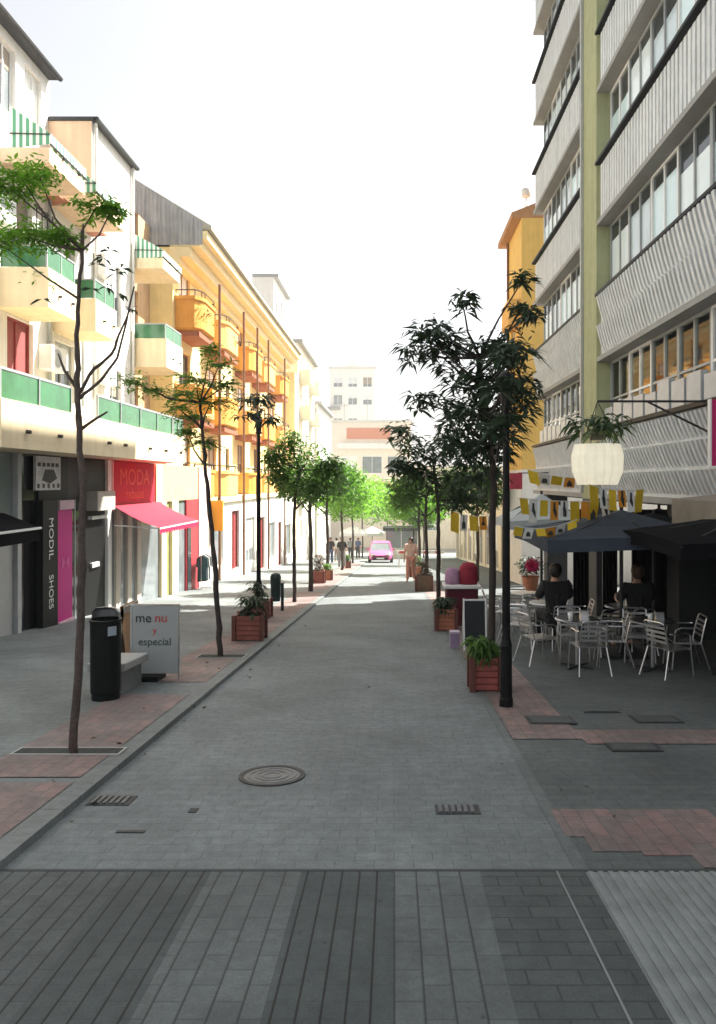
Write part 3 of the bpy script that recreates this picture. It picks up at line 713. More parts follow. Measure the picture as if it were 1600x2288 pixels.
# second block: peach end wall, white street wall, recessed bay with balconies
L2Y0, L2Y1 = 19.4, 26.5
l2 = thing('apartment_block', 'white house with a bare peach end wall and long dark gutter', 'building', (XW, L2Y0, gz(L2Y0)))
mb = MB(); zb2 = 2.15; zt2 = 10.85; yR = 22.4
o2 = (XW, yR, zb2); q2 = [(.9,1.8,.9,2.6), (.9,1.8,3.8,5.5)]
facade(mb, o2, YM, XP, yR-L2Y0, zt2-zb2, q2)
mb.box(-16, XW-.2, L2Y0+.004, yR, zb2, zt2)
mb.quad((XW,yR,zb2),(XW-.2,yR,zb2),(XW-.2,yR,zt2),(XW,yR,zt2))
build(mb, 'wall', white, l2)
for q in q2: window(l2, o2, YM, XP, q, gframe, glass)
mb = MB(); mb.box(-16, XW-.0, L2Y0-.012, L2Y0+.002, 7.96, zt2); build(mb, 'end_wall', peach, l2)
o3 = (-8.5, L2Y1, zb2); q3 = [(1.2,2.6,z,z+2.1) for z in (.75,3.7,6.3)]
mb = MB(); facade(mb, o3, YM, XP, L2Y1-yR, 8.1, q3); mb.box(-16, -8.7, yR+.004, L2Y1-.004, zb2, 10.2); build(mb, 'recess_wall', M('ochre_render', (.55,.36,.20), .85, .12, 3, .1, streak=.15), l2)
for q in q3: window(l2, o3, YM, XP, q, M('brown_pipe', (.2,.1,.05)), glass, name='balcony_door')
mb = MB(); mb.box(-16, XW+.12, L2Y0-.05, yR+.05, zt2+.002, zt2+.10); mb.tube([(XW+.14,L2Y0-.05,zt2+.04),(XW+.14,yR+.05,zt2+.04)], .065, 8); build(mb, 'roof', darkmetal, l2)
mb = MB(); mb.tube([(XW+.06,L2Y0+.12,2.3),(XW+.06,L2Y0+.12,zt2)], .045, 8); mb.tube([(XW+.06,yR-.1,2.3),(XW+.06,yR-.1,zt2)], .045, 8); build(mb, 'downpipe', pale, l2)
s2 = slab(l2, L2Y0+.003, 20.35, (19.9,)); screen(s2, L2Y0+.05, 20.3)
add_balcony(l2, 22.42, 24.15, 5.04, 5.88, -8.49, XB, cream)
add_balcony(l2, 22.42, 24.15, 7.95, 8.25, -8.49, XB-.1, cream, None)
striped_awning(l2, 22.45, 24.4, -7.8, 9.05, XB-.1, 8.5, st_green_y, st_green_x)
add_balcony(l2, 22.42, 24.15, 2.15, 2.9, -8.49, XB, cream)
mb = MB(); mb.box(-16, XG-.35, L2Y0+.006, L2Y1-.01, gz(27)-.2, zc); build(mb, 'shop_interior', M('dark_interior', (.07,.072,.075)), l2)
gf(l2, 19.41, 20.9, 'shop_glazing', glass2, None, 1.1, -.12, .06); gf(l2, 19.41, 20.45, 'fascia', redsign, 1.101, zc, -.02, .1)
gf(l2, 20.46, 21.0, 'fascia', cream, 1.101, zc, .02, .12)
for a, b, m_ in ((20.9,21.35,cream), (21.9,22.5,cream), (24.9,26.48,M('pink_pilaster',(.72,.52,.46),.8))): gf(l2, a, b, 'pilaster', m_, None, zc if a > 24 else 1.1, .03, .2)
gf(l2, 21.0, 24.9, 'fascia', M('ochre_fascia', (.60,.42,.22), .8, .1, 3), 1.101, zc, .0, .1)
gf(l2, 21.35, 21.9, 'shop_glazing', M('yellow_green_glass', (.30,.34,.12), .25, .3, 3), None, 1.1, -.1, .06); gf(l2, 22.5, 23.5, 'shop_glazing', glass2, None, 1.1, -.1, .06)
gf(l2, 23.5, 24.9, 'shop_door', M('red_door', (.45,.04,.05), .5, .15, 4), None, 1.1, .0)
mb = MB(); mb.box(XG+.0, XG+.03, 23.55, 23.95, gz(24), .5); build(mb, 'door_leaf', glass, l2)

# orange block
L3Y0, L3Y1 = 26.5, 53.0
l3 = thing('apartment_block', 'warm orange apartment block with curved balconies and a heavy cream cornice', 'building', (XW, L3Y0, gz(L3Y0)))
zb3 = 1.05; zt3 = 9.85
o4 = (XW, L3Y1, zb3)
cols = [28.0, 32.2, 38.2, 42.6, 48.2]
q4 = []
for yc in cols:
    for z in (1.35, 4.25, 7.3): q4.append((L3Y1-yc-.75, L3Y1-yc+.75, z-zb3, z-zb3+2.15))
for yc in (35.2, 45.4):
    for z in (2.2, 5.0, 8.0): q4.append((L3Y1-yc-.35, L3Y1-yc+.35, z-zb3, z-zb3+1.0))
mb = MB(); facade(mb, o4, YM, XP, L3Y1-L3Y0, zt3-zb3, q4); mb.box(-15, XW-.2, L3Y0+.03, L3Y1, zb3, zt3)
mb.quad((-15,L3Y0,zb3),(XW,L3Y0,zb3),(XW,L3Y0,9.84),(-15,L3Y0,9.84)); build(mb, 'wall', yellow, l3)
for q in q4: window(l3, o4, YM, XP, q, M('brown_pipe', (.2,.1,.05)), glass, name='balcony_door' if q[1]-q[0] > 1 else 'window')
# sheet-clad gable above the neighbour and the roof slope
mb = MB(); xs = [-9.6+.14*i for i in range(int(3.05/.14)+1)]
top = lambda x: 10.55+(-6.45-x)*.62
for i in range(len(xs)-1):
    xa, xb_ = xs[i], xs[i+1]; xm = (xa+xb_)/2
    for (p, q_, d0, d1) in ((xa, xm, 0, .05), (xm, xb_, .05, 0)):
        mb.quad((p,L3Y0-.02-d0,9.9),(q_,L3Y0-.02-d1,9.9),(q_,L3Y0-.02-d1,top(q_)),(p,L3Y0-.02-d0,top(p)))
build(mb, 'gable_cladding', corr, l3)
mb = MB(); mb.prism([(-15,zt3+.6),(-6.35,zt3+.6),(-6.35,zt3+.72),(-9.6,top(-9.6)+.05),(-15,top(-9.6)-1)], (0,L3Y0-.01,0), XP, (0,0,1), (0,L3Y1-L3Y0,0)); build(mb, 'roof', M('grey_roof_tiles', (.38,.36,.31), .8, .2, 6), l3)
mb = MB()
for (xo, z0, z1) in ((-7.45,9.25,9.5), (-7.1,9.5,9.85), (-6.75,9.86,10.12), (-6.5,10.12,10.40)):
    mb.box(XW-.1, xo, L3Y0-.015, L3Y1, z0+.001, z1)
build(mb, 'cornice', M('cream_cornice', (.78,.66,.40), .8, .06, 3), l3)
mb = MB()
for y in (29.35, 34.1, 37.5, 40.8, 46.9):
    mb = MB(); mb.tube([(XW+.98,y,gz(y)-.05),(XW+.98,y,9.26)], .055, 8); mb.bar((XW+.92,y,5.6),(XW,y,5.6),.03); build(mb, 'downpipe', M('brown_pipe', (.2,.1,.05)), l3)
def bay_balcony(yc, z0, z1, hw, proj, m_, chamf=.42):
    mb = MB(); P = [(XW+.002,yc-hw),(XW+proj-chamf*.55,yc-hw),(XW+proj-.06,yc-hw+chamf*.75),(XW+proj,yc-hw+chamf*1.3),(XW+proj,yc+hw-chamf*1.3),(XW+proj-.06,yc+hw-chamf*.75),(XW+proj-chamf*.55,yc+hw),(XW+.002,yc+hw)]
    n = len(P); base = len(mb.v)
    for z, sh in ((z0-.12,.80),(z0,1),(z1-.12,1),(z1-.12,1.05),(z1,1.05)):
        mb.v += [Vector((XW+.002+(x-XW)*sh, yc+(y-yc)*sh, z)) for x, y in P]
    for r_ in range(4):
        for i in range(n-1): mb.f.append((base+r_*n+i, base+r_*n+i+1, base+(r_+1)*n+i+1, base+(r_+1)*n+i))
    mb.f.append(tuple(base+i for i in reversed(range(n)))); mb.f.append(tuple(base+4*n+i for i in range(n)))
    b = build(mb, 'balcony', m_, l3)
    s_ = MB(); s_.box(XW+.002, XW+proj*.9, yc-hw*.9, yc+hw*.9, z0-.30, z0-.122); build(s_, 'balcony_soffit', M('rust_soffit', (.30,.10,.05), .8), b)
    r = MB(); top_ = [Vector((XW+.03+(x-XW)*.97, yc+(y-yc)*.97, z1+.22)) for x, y in P]
    for a, c_ in zip(top_, top_[1:]): r.bar(a, c_, .035)
    for t_ in top_: r.bar(t_-Vector((0,0,.219)), t_, .025)
    build(r, 'handrail', darkmetal, b)
for i, yc in enumerate(cols):
    for j, (z0, z1) in enumerate(((1.1,2.1), (4.0,5.1), (7.1,8.2))):
        bay_balcony(yc, z0, z1, 1.25 if i == 0 else 1.45, .92, orange if (i+j) % 2 == 0 else M('light_orange_render', (.75,.42,.13), .85, .08, 2.5, .1))
mb = MB(); mb.box(XW+.6, XW+1.3, L3Y0+.3, L3Y0+.42, 4.05, 4.95); build(mb, 'orange_screen', deeporange, l3)
mb = MB(); mb.box(XW+.6, XW+1.75, L3Y0-.05, L3Y0+.1, -.05, 1.0); build(mb, 'orange_screen', deeporange, l3)
# ground floor of the orange block
XO = -6.9; zg = gz(L3Y1)-.3
o5 = (XO, L3Y1, zg); q5 = []
def gq(y0, y1, h0, h1): return (L3Y1-y1, L3Y1-y0, gz((y0+y1)/2)+h0-zg, gz((y0+y1)/2)+h1-zg)
doors = [gq(32.4,34.0,.35,2.9), gq(39.0,40.6,.05,2.8), gq(45.4,46.8,.05,2.7)]; shopw = [gq(28.0,30.8,.5,2.6), gq(35.4,37.8,.5,2.7), gq(41.8,44.2,.5,2.6), gq(48,51,.5,2.6)]
mb = MB(); facade(mb, o5, YM, XP, L3Y1-L3Y0, zb3-zg, doors+shopw); mb.box(-15, XO-.2, L3Y0+.02, L3Y1, zg, zb3); mb.quad((-15,L3Y0,zg),(XO,L3Y0,zg),(XO,L3Y0,zb3),(-15,L3Y0,zb3)); build(mb, 'ground_floor_wall', M('white_ground_floor', (.80,.78,.72), .85, .07, 2, .1, streak=.1), l3)
for q in doors: window(l3, o5, YM, XP, q, M('maroon_paint', (.24,.03,.03)), M('maroon_paint', (.24,.03,.03)), name='shutter_door')
for q in shopw: window(l3, o5, YM, XP, q, wframe, glass2, name='shop_window')
mb = MB(); mb.box(XO-.05, XO+.12, L3Y0, L3Y1, zb3-.22, zb3+.02); build(mb, 'string_course', yellow, l3)
mb = MB(); mb.box(XW-.1, XO+.0, L3Y1+.01, L3Y1+1.2, zg, 9.3); build(mb, 'end_pilaster', M('cream_cornice', (.78,.66,.40)), l3)
text(l3, 'RE', (XO+.14, 44.0, .6), (R(90),0,R(90)), .01, ink) if False else None

# pale houses further down on the left
def simple_house(name, label, cat, x, y0, y1, zt, mat, wcols, wz, ww=1.0, wh=1.5, back=-16, roofm=None, balc=True):
    t = thing(name, label, cat, (x, y0, gz(y0))); zb = gz(y1)-.3
    o = (x, y1, zb); qs = [(y1-yc-ww/2, y1-yc+ww/2, z-zb, z-zb+wh) for yc in wcols for z in wz]
    mb = MB(); facade(mb, o, YM, XP, y1-y0, zt-zb, qs); mb.box(back, x-.2, y0+.01, y1, zb, zt); mb.quad((back,y0,zb),(x,y0,zb),(x,y0,zt),(back,y0,zt))
    build(mb, 'wall', mat, t)
    for q in qs: window(t, o, YM, XP, q, wframe, glass)
    mb = MB(); mb.box(back, x+.35, y0-.02, y1+.1, zt+.002, zt+.25); build(mb, 'roof', roofm or soffit, t)
    if balc:
        for yc in wcols[::2]:
            for z in wz[1:]:
                mb = MB(); mb.box(x+.002, x+.8, yc-1.1, yc+1.1, z-.35, z-.2); mb.box(x+.7, x+.8, yc-1.1, yc+1.1, z-.199, z+.6); mb.box(x+.002, x+.7, yc-1.1, yc-1.02, z-.199, z+.6); build(mb, 'balcony', mat, t)
    return t
simple_house('apartment_block', 'pale cream house with dark windows directly beyond the orange block', 'building', -6.85, 54.3, 66, 11.6, M('pale_cream_render', (.76,.71,.58), .85, .06, 2.5, .1, streak=.1), [56.2,59.4,62.8], [-2.6,.6,3.6,6.6,9.2])
simple_house('apartment_block', 'white stepped house with a flat dark eave far down on the left', 'building', -6.6, 66.05, 80, 8.4, pale, [67.5,70.5,74,77.5], [-3.5,-.6,2.3,5.2], balc=False)
simple_house('apartment_block', 'tall pale block rising behind the cornice of the orange block', 'building', -9.0, 57.0, 64, 17.0, pale, [58.5,61,63], [12.2,14.6], back=-10.6, balc=False)
# far buildings closing the street
def front_house(name, label, x0, x1, y, d, zt, mat, cols_, rows_, ww, wh, extra=None):
    t = thing(name, label, 'building', ((x0+x1)/2, y, gz(y))); zb = gz(y)-.3; o = (x0, y, zb)
    qs = [(xc-x0-ww/2, xc-x0+ww/2, z-zb, z-zb+wh) for xc in cols_ for z in rows_]
    mb = MB(); facade(mb, o, XP, YM, x1-x0, zt-zb, qs); mb.box(x0, x1, y+.2, y+d, zb, zt); build(mb, 'wall', mat, t)
    for q in qs: window(t, o, XP, YM, q, wframe, glass2)
    mb = MB(); mb.box(x0-.15, x1+.15, y-.25, y+d, zt+.002, zt+.3); build(mb, 'roof', M('pale_coping', (.60,.58,.54), .8), t)
    return t
e_ = front_house('apartment_tower', 'tall pale tower block with a roof hut closing the street far away', -8.2, -2.4, 98, 10, 16.2, pale, [-7.2,-5.3,-3.4], [2.6,5.6,8.6,11.6,13.9], 1.2, 1.3)
mb = MB(); mb.box(-6.4, -3.6, 100, 104, 16.5, 17.6); build(mb, 'roof_hut', pale, e_)
mb = MB(); mb.box(-8.6, -6.9, 97.2, 97.99, 10.9, 11.3); mb.box(-5.6,-2.4,97.4,97.99,8.0,8.3); build(mb, 'balcony', soffit, e_)
f_ = front_house('brick_trimmed_house', 'pale house with brick red bands closing the far end of the street', -7.2, 1.9, 84, 8, 8.2, M('pinkish_render', (.78,.68,.58), .85, .07, 2.5, .1), [-5.2,-2.4,.4], [-1.2,2.6], 2.2, 1.9)
mb = MB(); mb.box(-5.2, -.4, 83.9, 83.998, 6.4, 7.6); build(mb, 'brick_band', brick_m, f_)
mb = MB(); mb.box(-4.6, 1.88, 83.9, 83.998, .35, 1.7); build(mb, 'brick_band', brick_m, f_)
mb = MB(); mb.box(-6.2, 1.2, 83.3, 83.998, 5.3, 5.9); build(mb, 'balcony', pale, f_)
fr2 = front_house('apartment_block', 'low buff house half hidden behind the trees at the far right', 2.6, 14, 82, 8, 3.2, buff, [4.2,7,10,12], [-3.6,-.8], 1.4, 1.6)

def aircon(root, x, y, z):
    mb = MB(); mb.box(x+.002, x+.30, y-.38, y+.38, z, z+.54); a = build(mb, 'air_conditioner', wframe, root, bevel=.02)
    mb = MB(); mb.tube([(x+.301,y-.1,z+.27),(x+.312,y-.1,z+.27)], .2, 18); build(mb, 'fan_grille', gframe, a)
for y, z in ((16.85,4.1),(14.55,6.6),(12.3,4.2)): aircon(l1, XW, y, z)
for y, z in ((19.95,4.2),(19.9,7.0)): aircon(l2, XW, y, z)
for y, z in ((57.8,5.2),(61.2,2.2)): pass
def aerial(root, x, y, z, h):
    mb = MB(); mb.tube([(x,y,z),(x,y,z+h)], .018, 6); mb.bar((x-.5,y,z+h*.9),(x+.5,y,z+h*.9),.02)
    for q in range(6): mb.bar((x-.45+q*.18,y-.22,z+h*.9),(x-.45+q*.18,y+.22,z+h*.9),.012)
    build(mb, 'aerial', darkmetal, root)
aerial(l3, -9.2, 38, 11.6, 1.8); aerial(e_, -5.8, 101, 17.6, 3.2); aerial(f_, -3.0, 86, 8.5, 2.6); aerial(f_, -5.6, 86, 8.5, 2.0)

# ------------------------------------------------------------------ planting
def limb(mb, pts, r0, r1, n=8, jit=.0):
    out = [pts[0]]; k = 4 if len(pts) > 3 else 2
    for a, b in zip(pts, pts[1:]):
        for q in range(1, k+1):
            p = a.lerp(b, q/k); e = min(r0, .03)*.35
            out.append(p+Vector((random.uniform(-e,e), random.uniform(-e,e), 0)) if q < k else p)
    m = len(out); mb.tube(out, [(r0+(r1-r0)*i/(m-1))*random.uniform(.9,1.1) for i in range(m)], n)
def rdir(zlo=-1, zhi=1):
    a = random.uniform(0, 2*math.pi); z = random.uniform(zlo, zhi); k = math.sqrt(max(0, 1-z*z)); return Vector((k*math.cos(a), k*math.sin(a), z))
def whorl(mb, c, R_, n, L, w, droop=.35):
    """a rosette of long narrow leaflets around a shoot tip"""
    for i in range(n):
        d = rdir(-.35, .55); mb.leaf(c+d*L*.06, d, L*random.uniform(.75, 1.15), w*random.uniform(.8,1.2), droop)
def feathery(mb, c, R_, n, L, w):
    """small fern-like sprays: arching stalks set with paired leaflets"""
    for i in range(n):
        d = rdir(-.25, .6); ln = R_*random.uniform(.7,1.25); side = d.cross(Vector((0,0,1))).normalized()
        k = int(ln/.045)+2
        for j in range(1, k):
            t_ = j/k; p = c+d*ln*t_-Vector((0,0,.35*ln*t_*t_))
            for s_ in (-1,1): mb.leaf(p, side*s_+d*.5+Vector((0,0,random.uniform(-.3,.1))), L*random.uniform(.7,1.2)*(1-.4*t_), w, .2)
def clump(mb, c, R_, n, L, w, flat=.8):
    for i in range(n):
        d = rdir(); rr = R_*random.random()**.45; p = c+Vector((d.x*rr, d.y*rr, d.z*rr*flat))
        mb.leaf(p, rdir(-.7,.4), L*random.uniform(.7,1.3), w*random.uniform(.8,1.2), .2)
def tree(label, base, trunk_pts, r0, r1, clusters, kind, leafm, barkm, Y, name='street_tree', branch_from=None, group='young street trees'):
    """trunk_pts and clusters are points on the tree; every cluster is joined to the trunk by a limb"""
    t = thing(name, label, 'tree', base, group)
    tb = MB(); limb(tb, [Vector(base)-Vector((0,0,.05))]+trunk_pts, r0, r1)
    for (c, rr) in clusters:
        cand = [p for p in trunk_pts[-(len(trunk_pts)+1)//2:] if p.z < c.z-.05] or [trunk_pts[-2]]
        s_ = min(cand, key=lambda p: (p-c).length*(1+.4*random.random()))
        mid = s_.lerp(c, .5)+Vector((random.uniform(-.06,.06), random.uniform(-.06,.06), -.10*(c-s_).length*random.uniform(.2,1)))
        limb(tb, [s_, mid, c], r1*.8, r1*.28, 6)
    build(tb, 'trunk', barkm, t, smooth=True)
    cb = MB()
    for (c, rr) in clusters: kind(cb, c, rr)
    build(cb, 'crown', leafm, t)
    return t
# sapling at the left front
b = G(165, 1700); b.z = gz(b.y)+.05; Y = b.y; J = lambda px, py, d=.0: W(px, py, Y+random.uniform(-d, d))
T1 = [J(172,1550), J(181,1380), J(184,1150), J(178,960), J(173,870), J(172,776), J(176,668), J(183,560)]
cl = [(J(45,395,.2),.20),(J(85,385,.2),.16),(J(20,420,.2),.18),(J(35,520,.25),.19),(J(95,525,.25),.18),(J(140,530,.2),.15),(J(0,545,.2),.16),(J(215,465,.2),.17),(J(250,470,.2),.12)]
leafF = leafmat('young_leaf', (.17,.36,.03), .5)
def k1(cb, c, rr): feathery(cb, c, rr*1.25, 26, .058, .022); clump(cb, c, rr*1.05, 130, .06, .024, .75)
t1 = tree('leaning sapling with bright feathery leaves in the nearest pit at the left', b, T1, .036, .013, cl, k1, leafF, bark, Y)
tb = MB(); 
for pts in ([J(176,880), J(210,824), J(250,790), J(272,735), J(292,690)], [J(178,890), J(225,850), J(262,800), J(300,640)], [J(173,870), J(145,830), J(130,790)], [J(183,560), J(186,500)], [J(180,960), J(215,935), J(240,920)]): limb(tb, pts, .014, .006, 6)
build(tb, 'bare_branch', bark, t1, smooth=True)
cb = MB()
for px, py in ((292,690),(270,600),(215,590),(245,560),(262,610),(240,640),(95,668),(270,655),(230,575),(205,645)):
    whorl(cb, J(px,py,.15), .1, 5, .09, .028)
build(cb, 'sparse_leaves', leafB, t1)
# second sapling left
b = G(492, 1475); b.z = gz(b.y)+.05; Y = b.y
T2 = [J(488,1380), J(479,1250), J(466,1120), J(458,1040), J(452,960), J(448,900)]
cl = [(J(300,855,.2),.26),(J(335,870,.2),.24),(J(440,850,.3),.32),(J(470,900,.3),.30),(J(415,880,.3),.26),(J(490,815,.3),.24),(J(470,780,.3),.18),(J(430,930,.3),.24),(J(505,860,.3),.2),(J(420,965,.3),.2),(J(455,985,.3),.22),(J(395,910,.3),.2)]
def k2(cb, c, rr): feathery(cb, c, rr*1.2, 18, .085, .032); clump(cb, c, rr, 60, .08, .032, .8)
t2 = tree('thin sapling with olive leaves in the second pit on the left', b, T2, .042, .018, cl, k2, leafE, darkbark, Y)
# third left, fuller crown
b = G(658, 1350); b.z = gz(b.y)+.05; Y = b.y
T3 = [J(658,1280), J(657,1200), J(658,1140), J(662,1090), J(672,1050)]
cl = [(J(640,1030,.5),.45),(J(690,1020,.5),.5),(J(720,1060,.5),.42),(J(620,1060,.5),.35),(J(660,1080,.5),.45),(J(705,1090,.5),.4),(J(740,1040,.5),.3),(J(650,985,.5),.35),(J(610,1020,.5),.3)]
def k3(cb, c, rr): clump(cb, c, rr*1.1, 260, .18, .07)
tree('street tree with a dense green crown behind the left litter bin', b, T3, .055, .03, cl, k3, leafD, darkbark, Y)
def far_tree(label, x, y, h, cr, lm, n=900, dens=.20, rx=1.0):
    z = gz(y)+(.05 if x < -1.9 else .004); base = Vector((x, y, z)); tr = [Vector((x+.02,y,z+h*.3)), Vector((x-.03,y,z+h*.55)), Vector((x,y,z+h*.72)), Vector((x,y,z+h*.85))]
    cl = []
    for i in range(13):
        d = rdir(-.6,.9); cl.append((Vector((x+d.x*cr*.72*rx, y+d.y*cr*.72, z+h*.78+d.z*cr*.6)), cr*random.uniform(.38,.55)))
    tree(label, base, tr, .07, .035, cl, lambda cb, c, rr: clump(cb, c, rr*1.1, int(n/7), dens, dens*.45), lm, darkbark, y)
far_tree('slim street tree two along from the left litter bin, beside a brown planter', -2.55, 23.3, 4.3, .95, leafD)
far_tree('street tree with a light green crown, middle of the left row', -2.62, 30, 4.7, 1.35, leafA, 1100, .22)
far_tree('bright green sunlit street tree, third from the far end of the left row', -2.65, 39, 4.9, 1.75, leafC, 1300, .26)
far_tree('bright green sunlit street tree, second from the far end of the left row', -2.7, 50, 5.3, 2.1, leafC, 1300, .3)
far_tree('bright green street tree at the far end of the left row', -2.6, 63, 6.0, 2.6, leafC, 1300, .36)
far_tree('round bright green tree standing behind the pink car', -.6, 72, 6.4, 2.7, leafC, 1400, .40)
far_tree('dark green tree standing behind the awning at the far right of the car', 2.6, 66, 5.2, 2.1, leafD, 1300, .38)
far_tree('street tree with a mid green crown, third in the right row', 1.15, 27, 4.4, 1.15, leafD, 1000, .22)
far_tree('street tree with a bright crown, fourth in the right row', 1.2, 36, 4.4, 1.35, leafC, 1200, .25)
far_tree('street tree with a bright crown at the far end of the right row', 1.25, 48, 4.6, 1.6, leafC, 1200, .3)
far_tree('bushy green tree behind the maroon stand on the right', 3.3, 30, 4.6, 1.5, leafD, 1400, .25)
# dark palmate tree on the right
b = G(1097, 1490); b.z = gz(b.y)+.004; Y = b.y
T7 = [J(1099,1380), J(1100,1220), J(1103,1080), J(1098,1000), J(1085,930), J(1075,860), J(1072,800)]
cl = [(J(1033,675,.3),.24),(J(940,745,.3),.30),(J(965,728,.3),.26),(J(939,896,.3),.24),(J(1065,790,.3),.30),(J(1150,755,.3),.30),(J(1172,618,.3),.22),(J(1017,850,.4),.32),(J(1083,883,.4),.34),(J(1156,843,.4),.30),(J(1043,940,.4),.34),(J(1165,906,.4),.26),(J(1040,1010,.4),.30),(J(1106,1010,.4),.26),(J(990,800,.4),.26),(J(1110,830,.4),.30),(J(1120,930,.4),.28),(J(1185,700,.3),.22),(J(1010,960,.4),.26),(J(1165,690,.3),.22),(J(1065,985,.4),.28),(J(1120,780,.3),.26)]+[(J(px,py,.9),.30) for px,py in ((1000,900),(1050,890),(1090,950),(1130,880),(1160,960),(1020,985),(1060,1050),(1100,1070),(1030,930),(1075,840),(1115,990),(1150,800),(985,770),(925,790),(1000,760),(1050,1000),(1180,860),(1140,920))]+[(W(1135,870,6.95),.24),(W(1120,950,7.0),.22),(W(1150,790,7.0),.24)]
def k7(cb, c, rr):
    for q in range(5): whorl(cb, c+rdir()*rr*.5, rr, 13, rr*.95, random.uniform(.038,.056), random.uniform(.25,.5))
    clump(cb, c, rr*.8, 26, .10, .03)
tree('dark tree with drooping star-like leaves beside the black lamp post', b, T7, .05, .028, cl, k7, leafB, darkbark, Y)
b = G(980, 1365); b.z = gz(b.y)+.004; Y = b.y
T8 = [J(979,1280), J(980,1190), J(978,1120), J(972,1070), J(968,1030)]
cl = [(J(890,965,.5),.38),(J(922,1000,.5),.45),(J(962,1020,.5),.5),(J(990,1080,.5),.5),(J(945,1062,.5),.42),(J(893,1042,.5),.3),(J(1015,1120,.5),.45),(J(1000,990,.5),.45),(J(1030,1060,.5),.45),(J(1040,1110,.5),.4),(J(925,1045,.5),.3)]
def k8(cb, c, rr):
    for q in range(4): whorl(cb, c+rdir()*rr*.5, rr, 13, rr*.75, .07, .4)
    clump(cb, c, rr, 90, .2, .07)
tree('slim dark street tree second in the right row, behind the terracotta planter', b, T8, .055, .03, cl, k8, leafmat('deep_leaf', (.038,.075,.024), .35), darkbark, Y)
# tree pits
for lb, px, py, w, l in (('dark square tree pit of the leaning sapling', 155, 1696, .78, .16), ('dark tree pit of the second sapling', 495, 1476, .62, .3)):
    c = G(px, py); mb = MB(); mb.sbox(c.x-w/2, c.x+w/2, c.y-l/2, c.y+l/2, .045, .060)
    t = thing('tree_pit', lb, 'tree pit', (c.x, c.y, gz(c.y)+.05)); build(mb, 'soil', M('pit_soil', (.045,.05,.048), .95, .3, 25, .6), t)
    fr = MB(); e = .015
    for (x0,x1,y0,y1) in ((c.x-w/2-e,c.x+w/2+e,c.y-l/2-e,c.y-l/2),(c.x-w/2-e,c.x+w/2+e,c.y+l/2,c.y+l/2+e),(c.x-w/2-e,c.x-w/2,c.y-l/2,c.y+l/2),(c.x+w/2,c.x+w/2+e,c.y-l/2,c.y+l/2)): fr.sbox(x0,x1,y0,y1,.04,.064)
    build(fr, 'edging', stonem, t)

# balcony plants
def balcony_plant(label, c, r, lm, n=120, L=.11, pot=True, hang=False):
    t = thing('balcony_plant', label, 'plant', c, 'plants on the balconies')
    if pot:
        mb = MB(); mb.lathe([(.0,.0),(r*.32,.0),(r*.45,r*.55),(r*.40,r*.55),(r*.38,r*.5),(0,r*.5)], c, 12); build(mb, 'pot', terra, t)
    mb = MB(); clump(mb, Vector(c)+Vector((0,0,r*(.95 if not hang else .45))), r*.8, n, L, L*.42); build(mb, 'foliage', lm, t); return t
balcony_plant('leafy green plant on the nearest cream balcony', (XB-.25, 15.0, 5.21), .42, leafA, 160)
balcony_plant('dark bushy plant at the far corner of the nearest cream balcony', (XB-.3, 15.8, 5.21), .36, leafD, 130)
balcony_plant('dark plant on the second cream balcony', (XB-.3, 17.5, 5.21), .36, leafB, 120)
balcony_plant('olive plant on the upper peach balcony', (XB-.3, 15.6, 8.03), .30, leafE, 110)
balcony_plant('trailing plant on the second peach balcony', (XB-.3, 17.6, 8.03), .28, leafA, 110)
balcony_plant('dark shrub on the topmost orange balcony', (XW+.55, 27.4, 7.0), .75, leafB, 220, .16)
balcony_plant('second dark shrub on the topmost orange balcony', (XW+.5, 28.5, 7.0), .7, leafB, 200, .16)
balcony_plant('bushy green plant on the middle orange balcony', (XW+.5, 27.7, 3.9), .75, leafE, 220, .16)
balcony_plant('climbing plant on the first-floor orange balcony', (XW+.55, 31.6, 3.9), .8, leafD, 220, .16)
balcony_plant('red brown shrub on the second topmost orange balcony', (XW+.5, 32.4, 7.0), .75, leafmat('rust_leaf', (.20,.06,.04), .3), 200, .16)
balcony_plant('dark potted shrub on the first-floor balcony by the second downpipe', (XW+.5, 38.0, 4.0), .7, leafB, 200, .16)

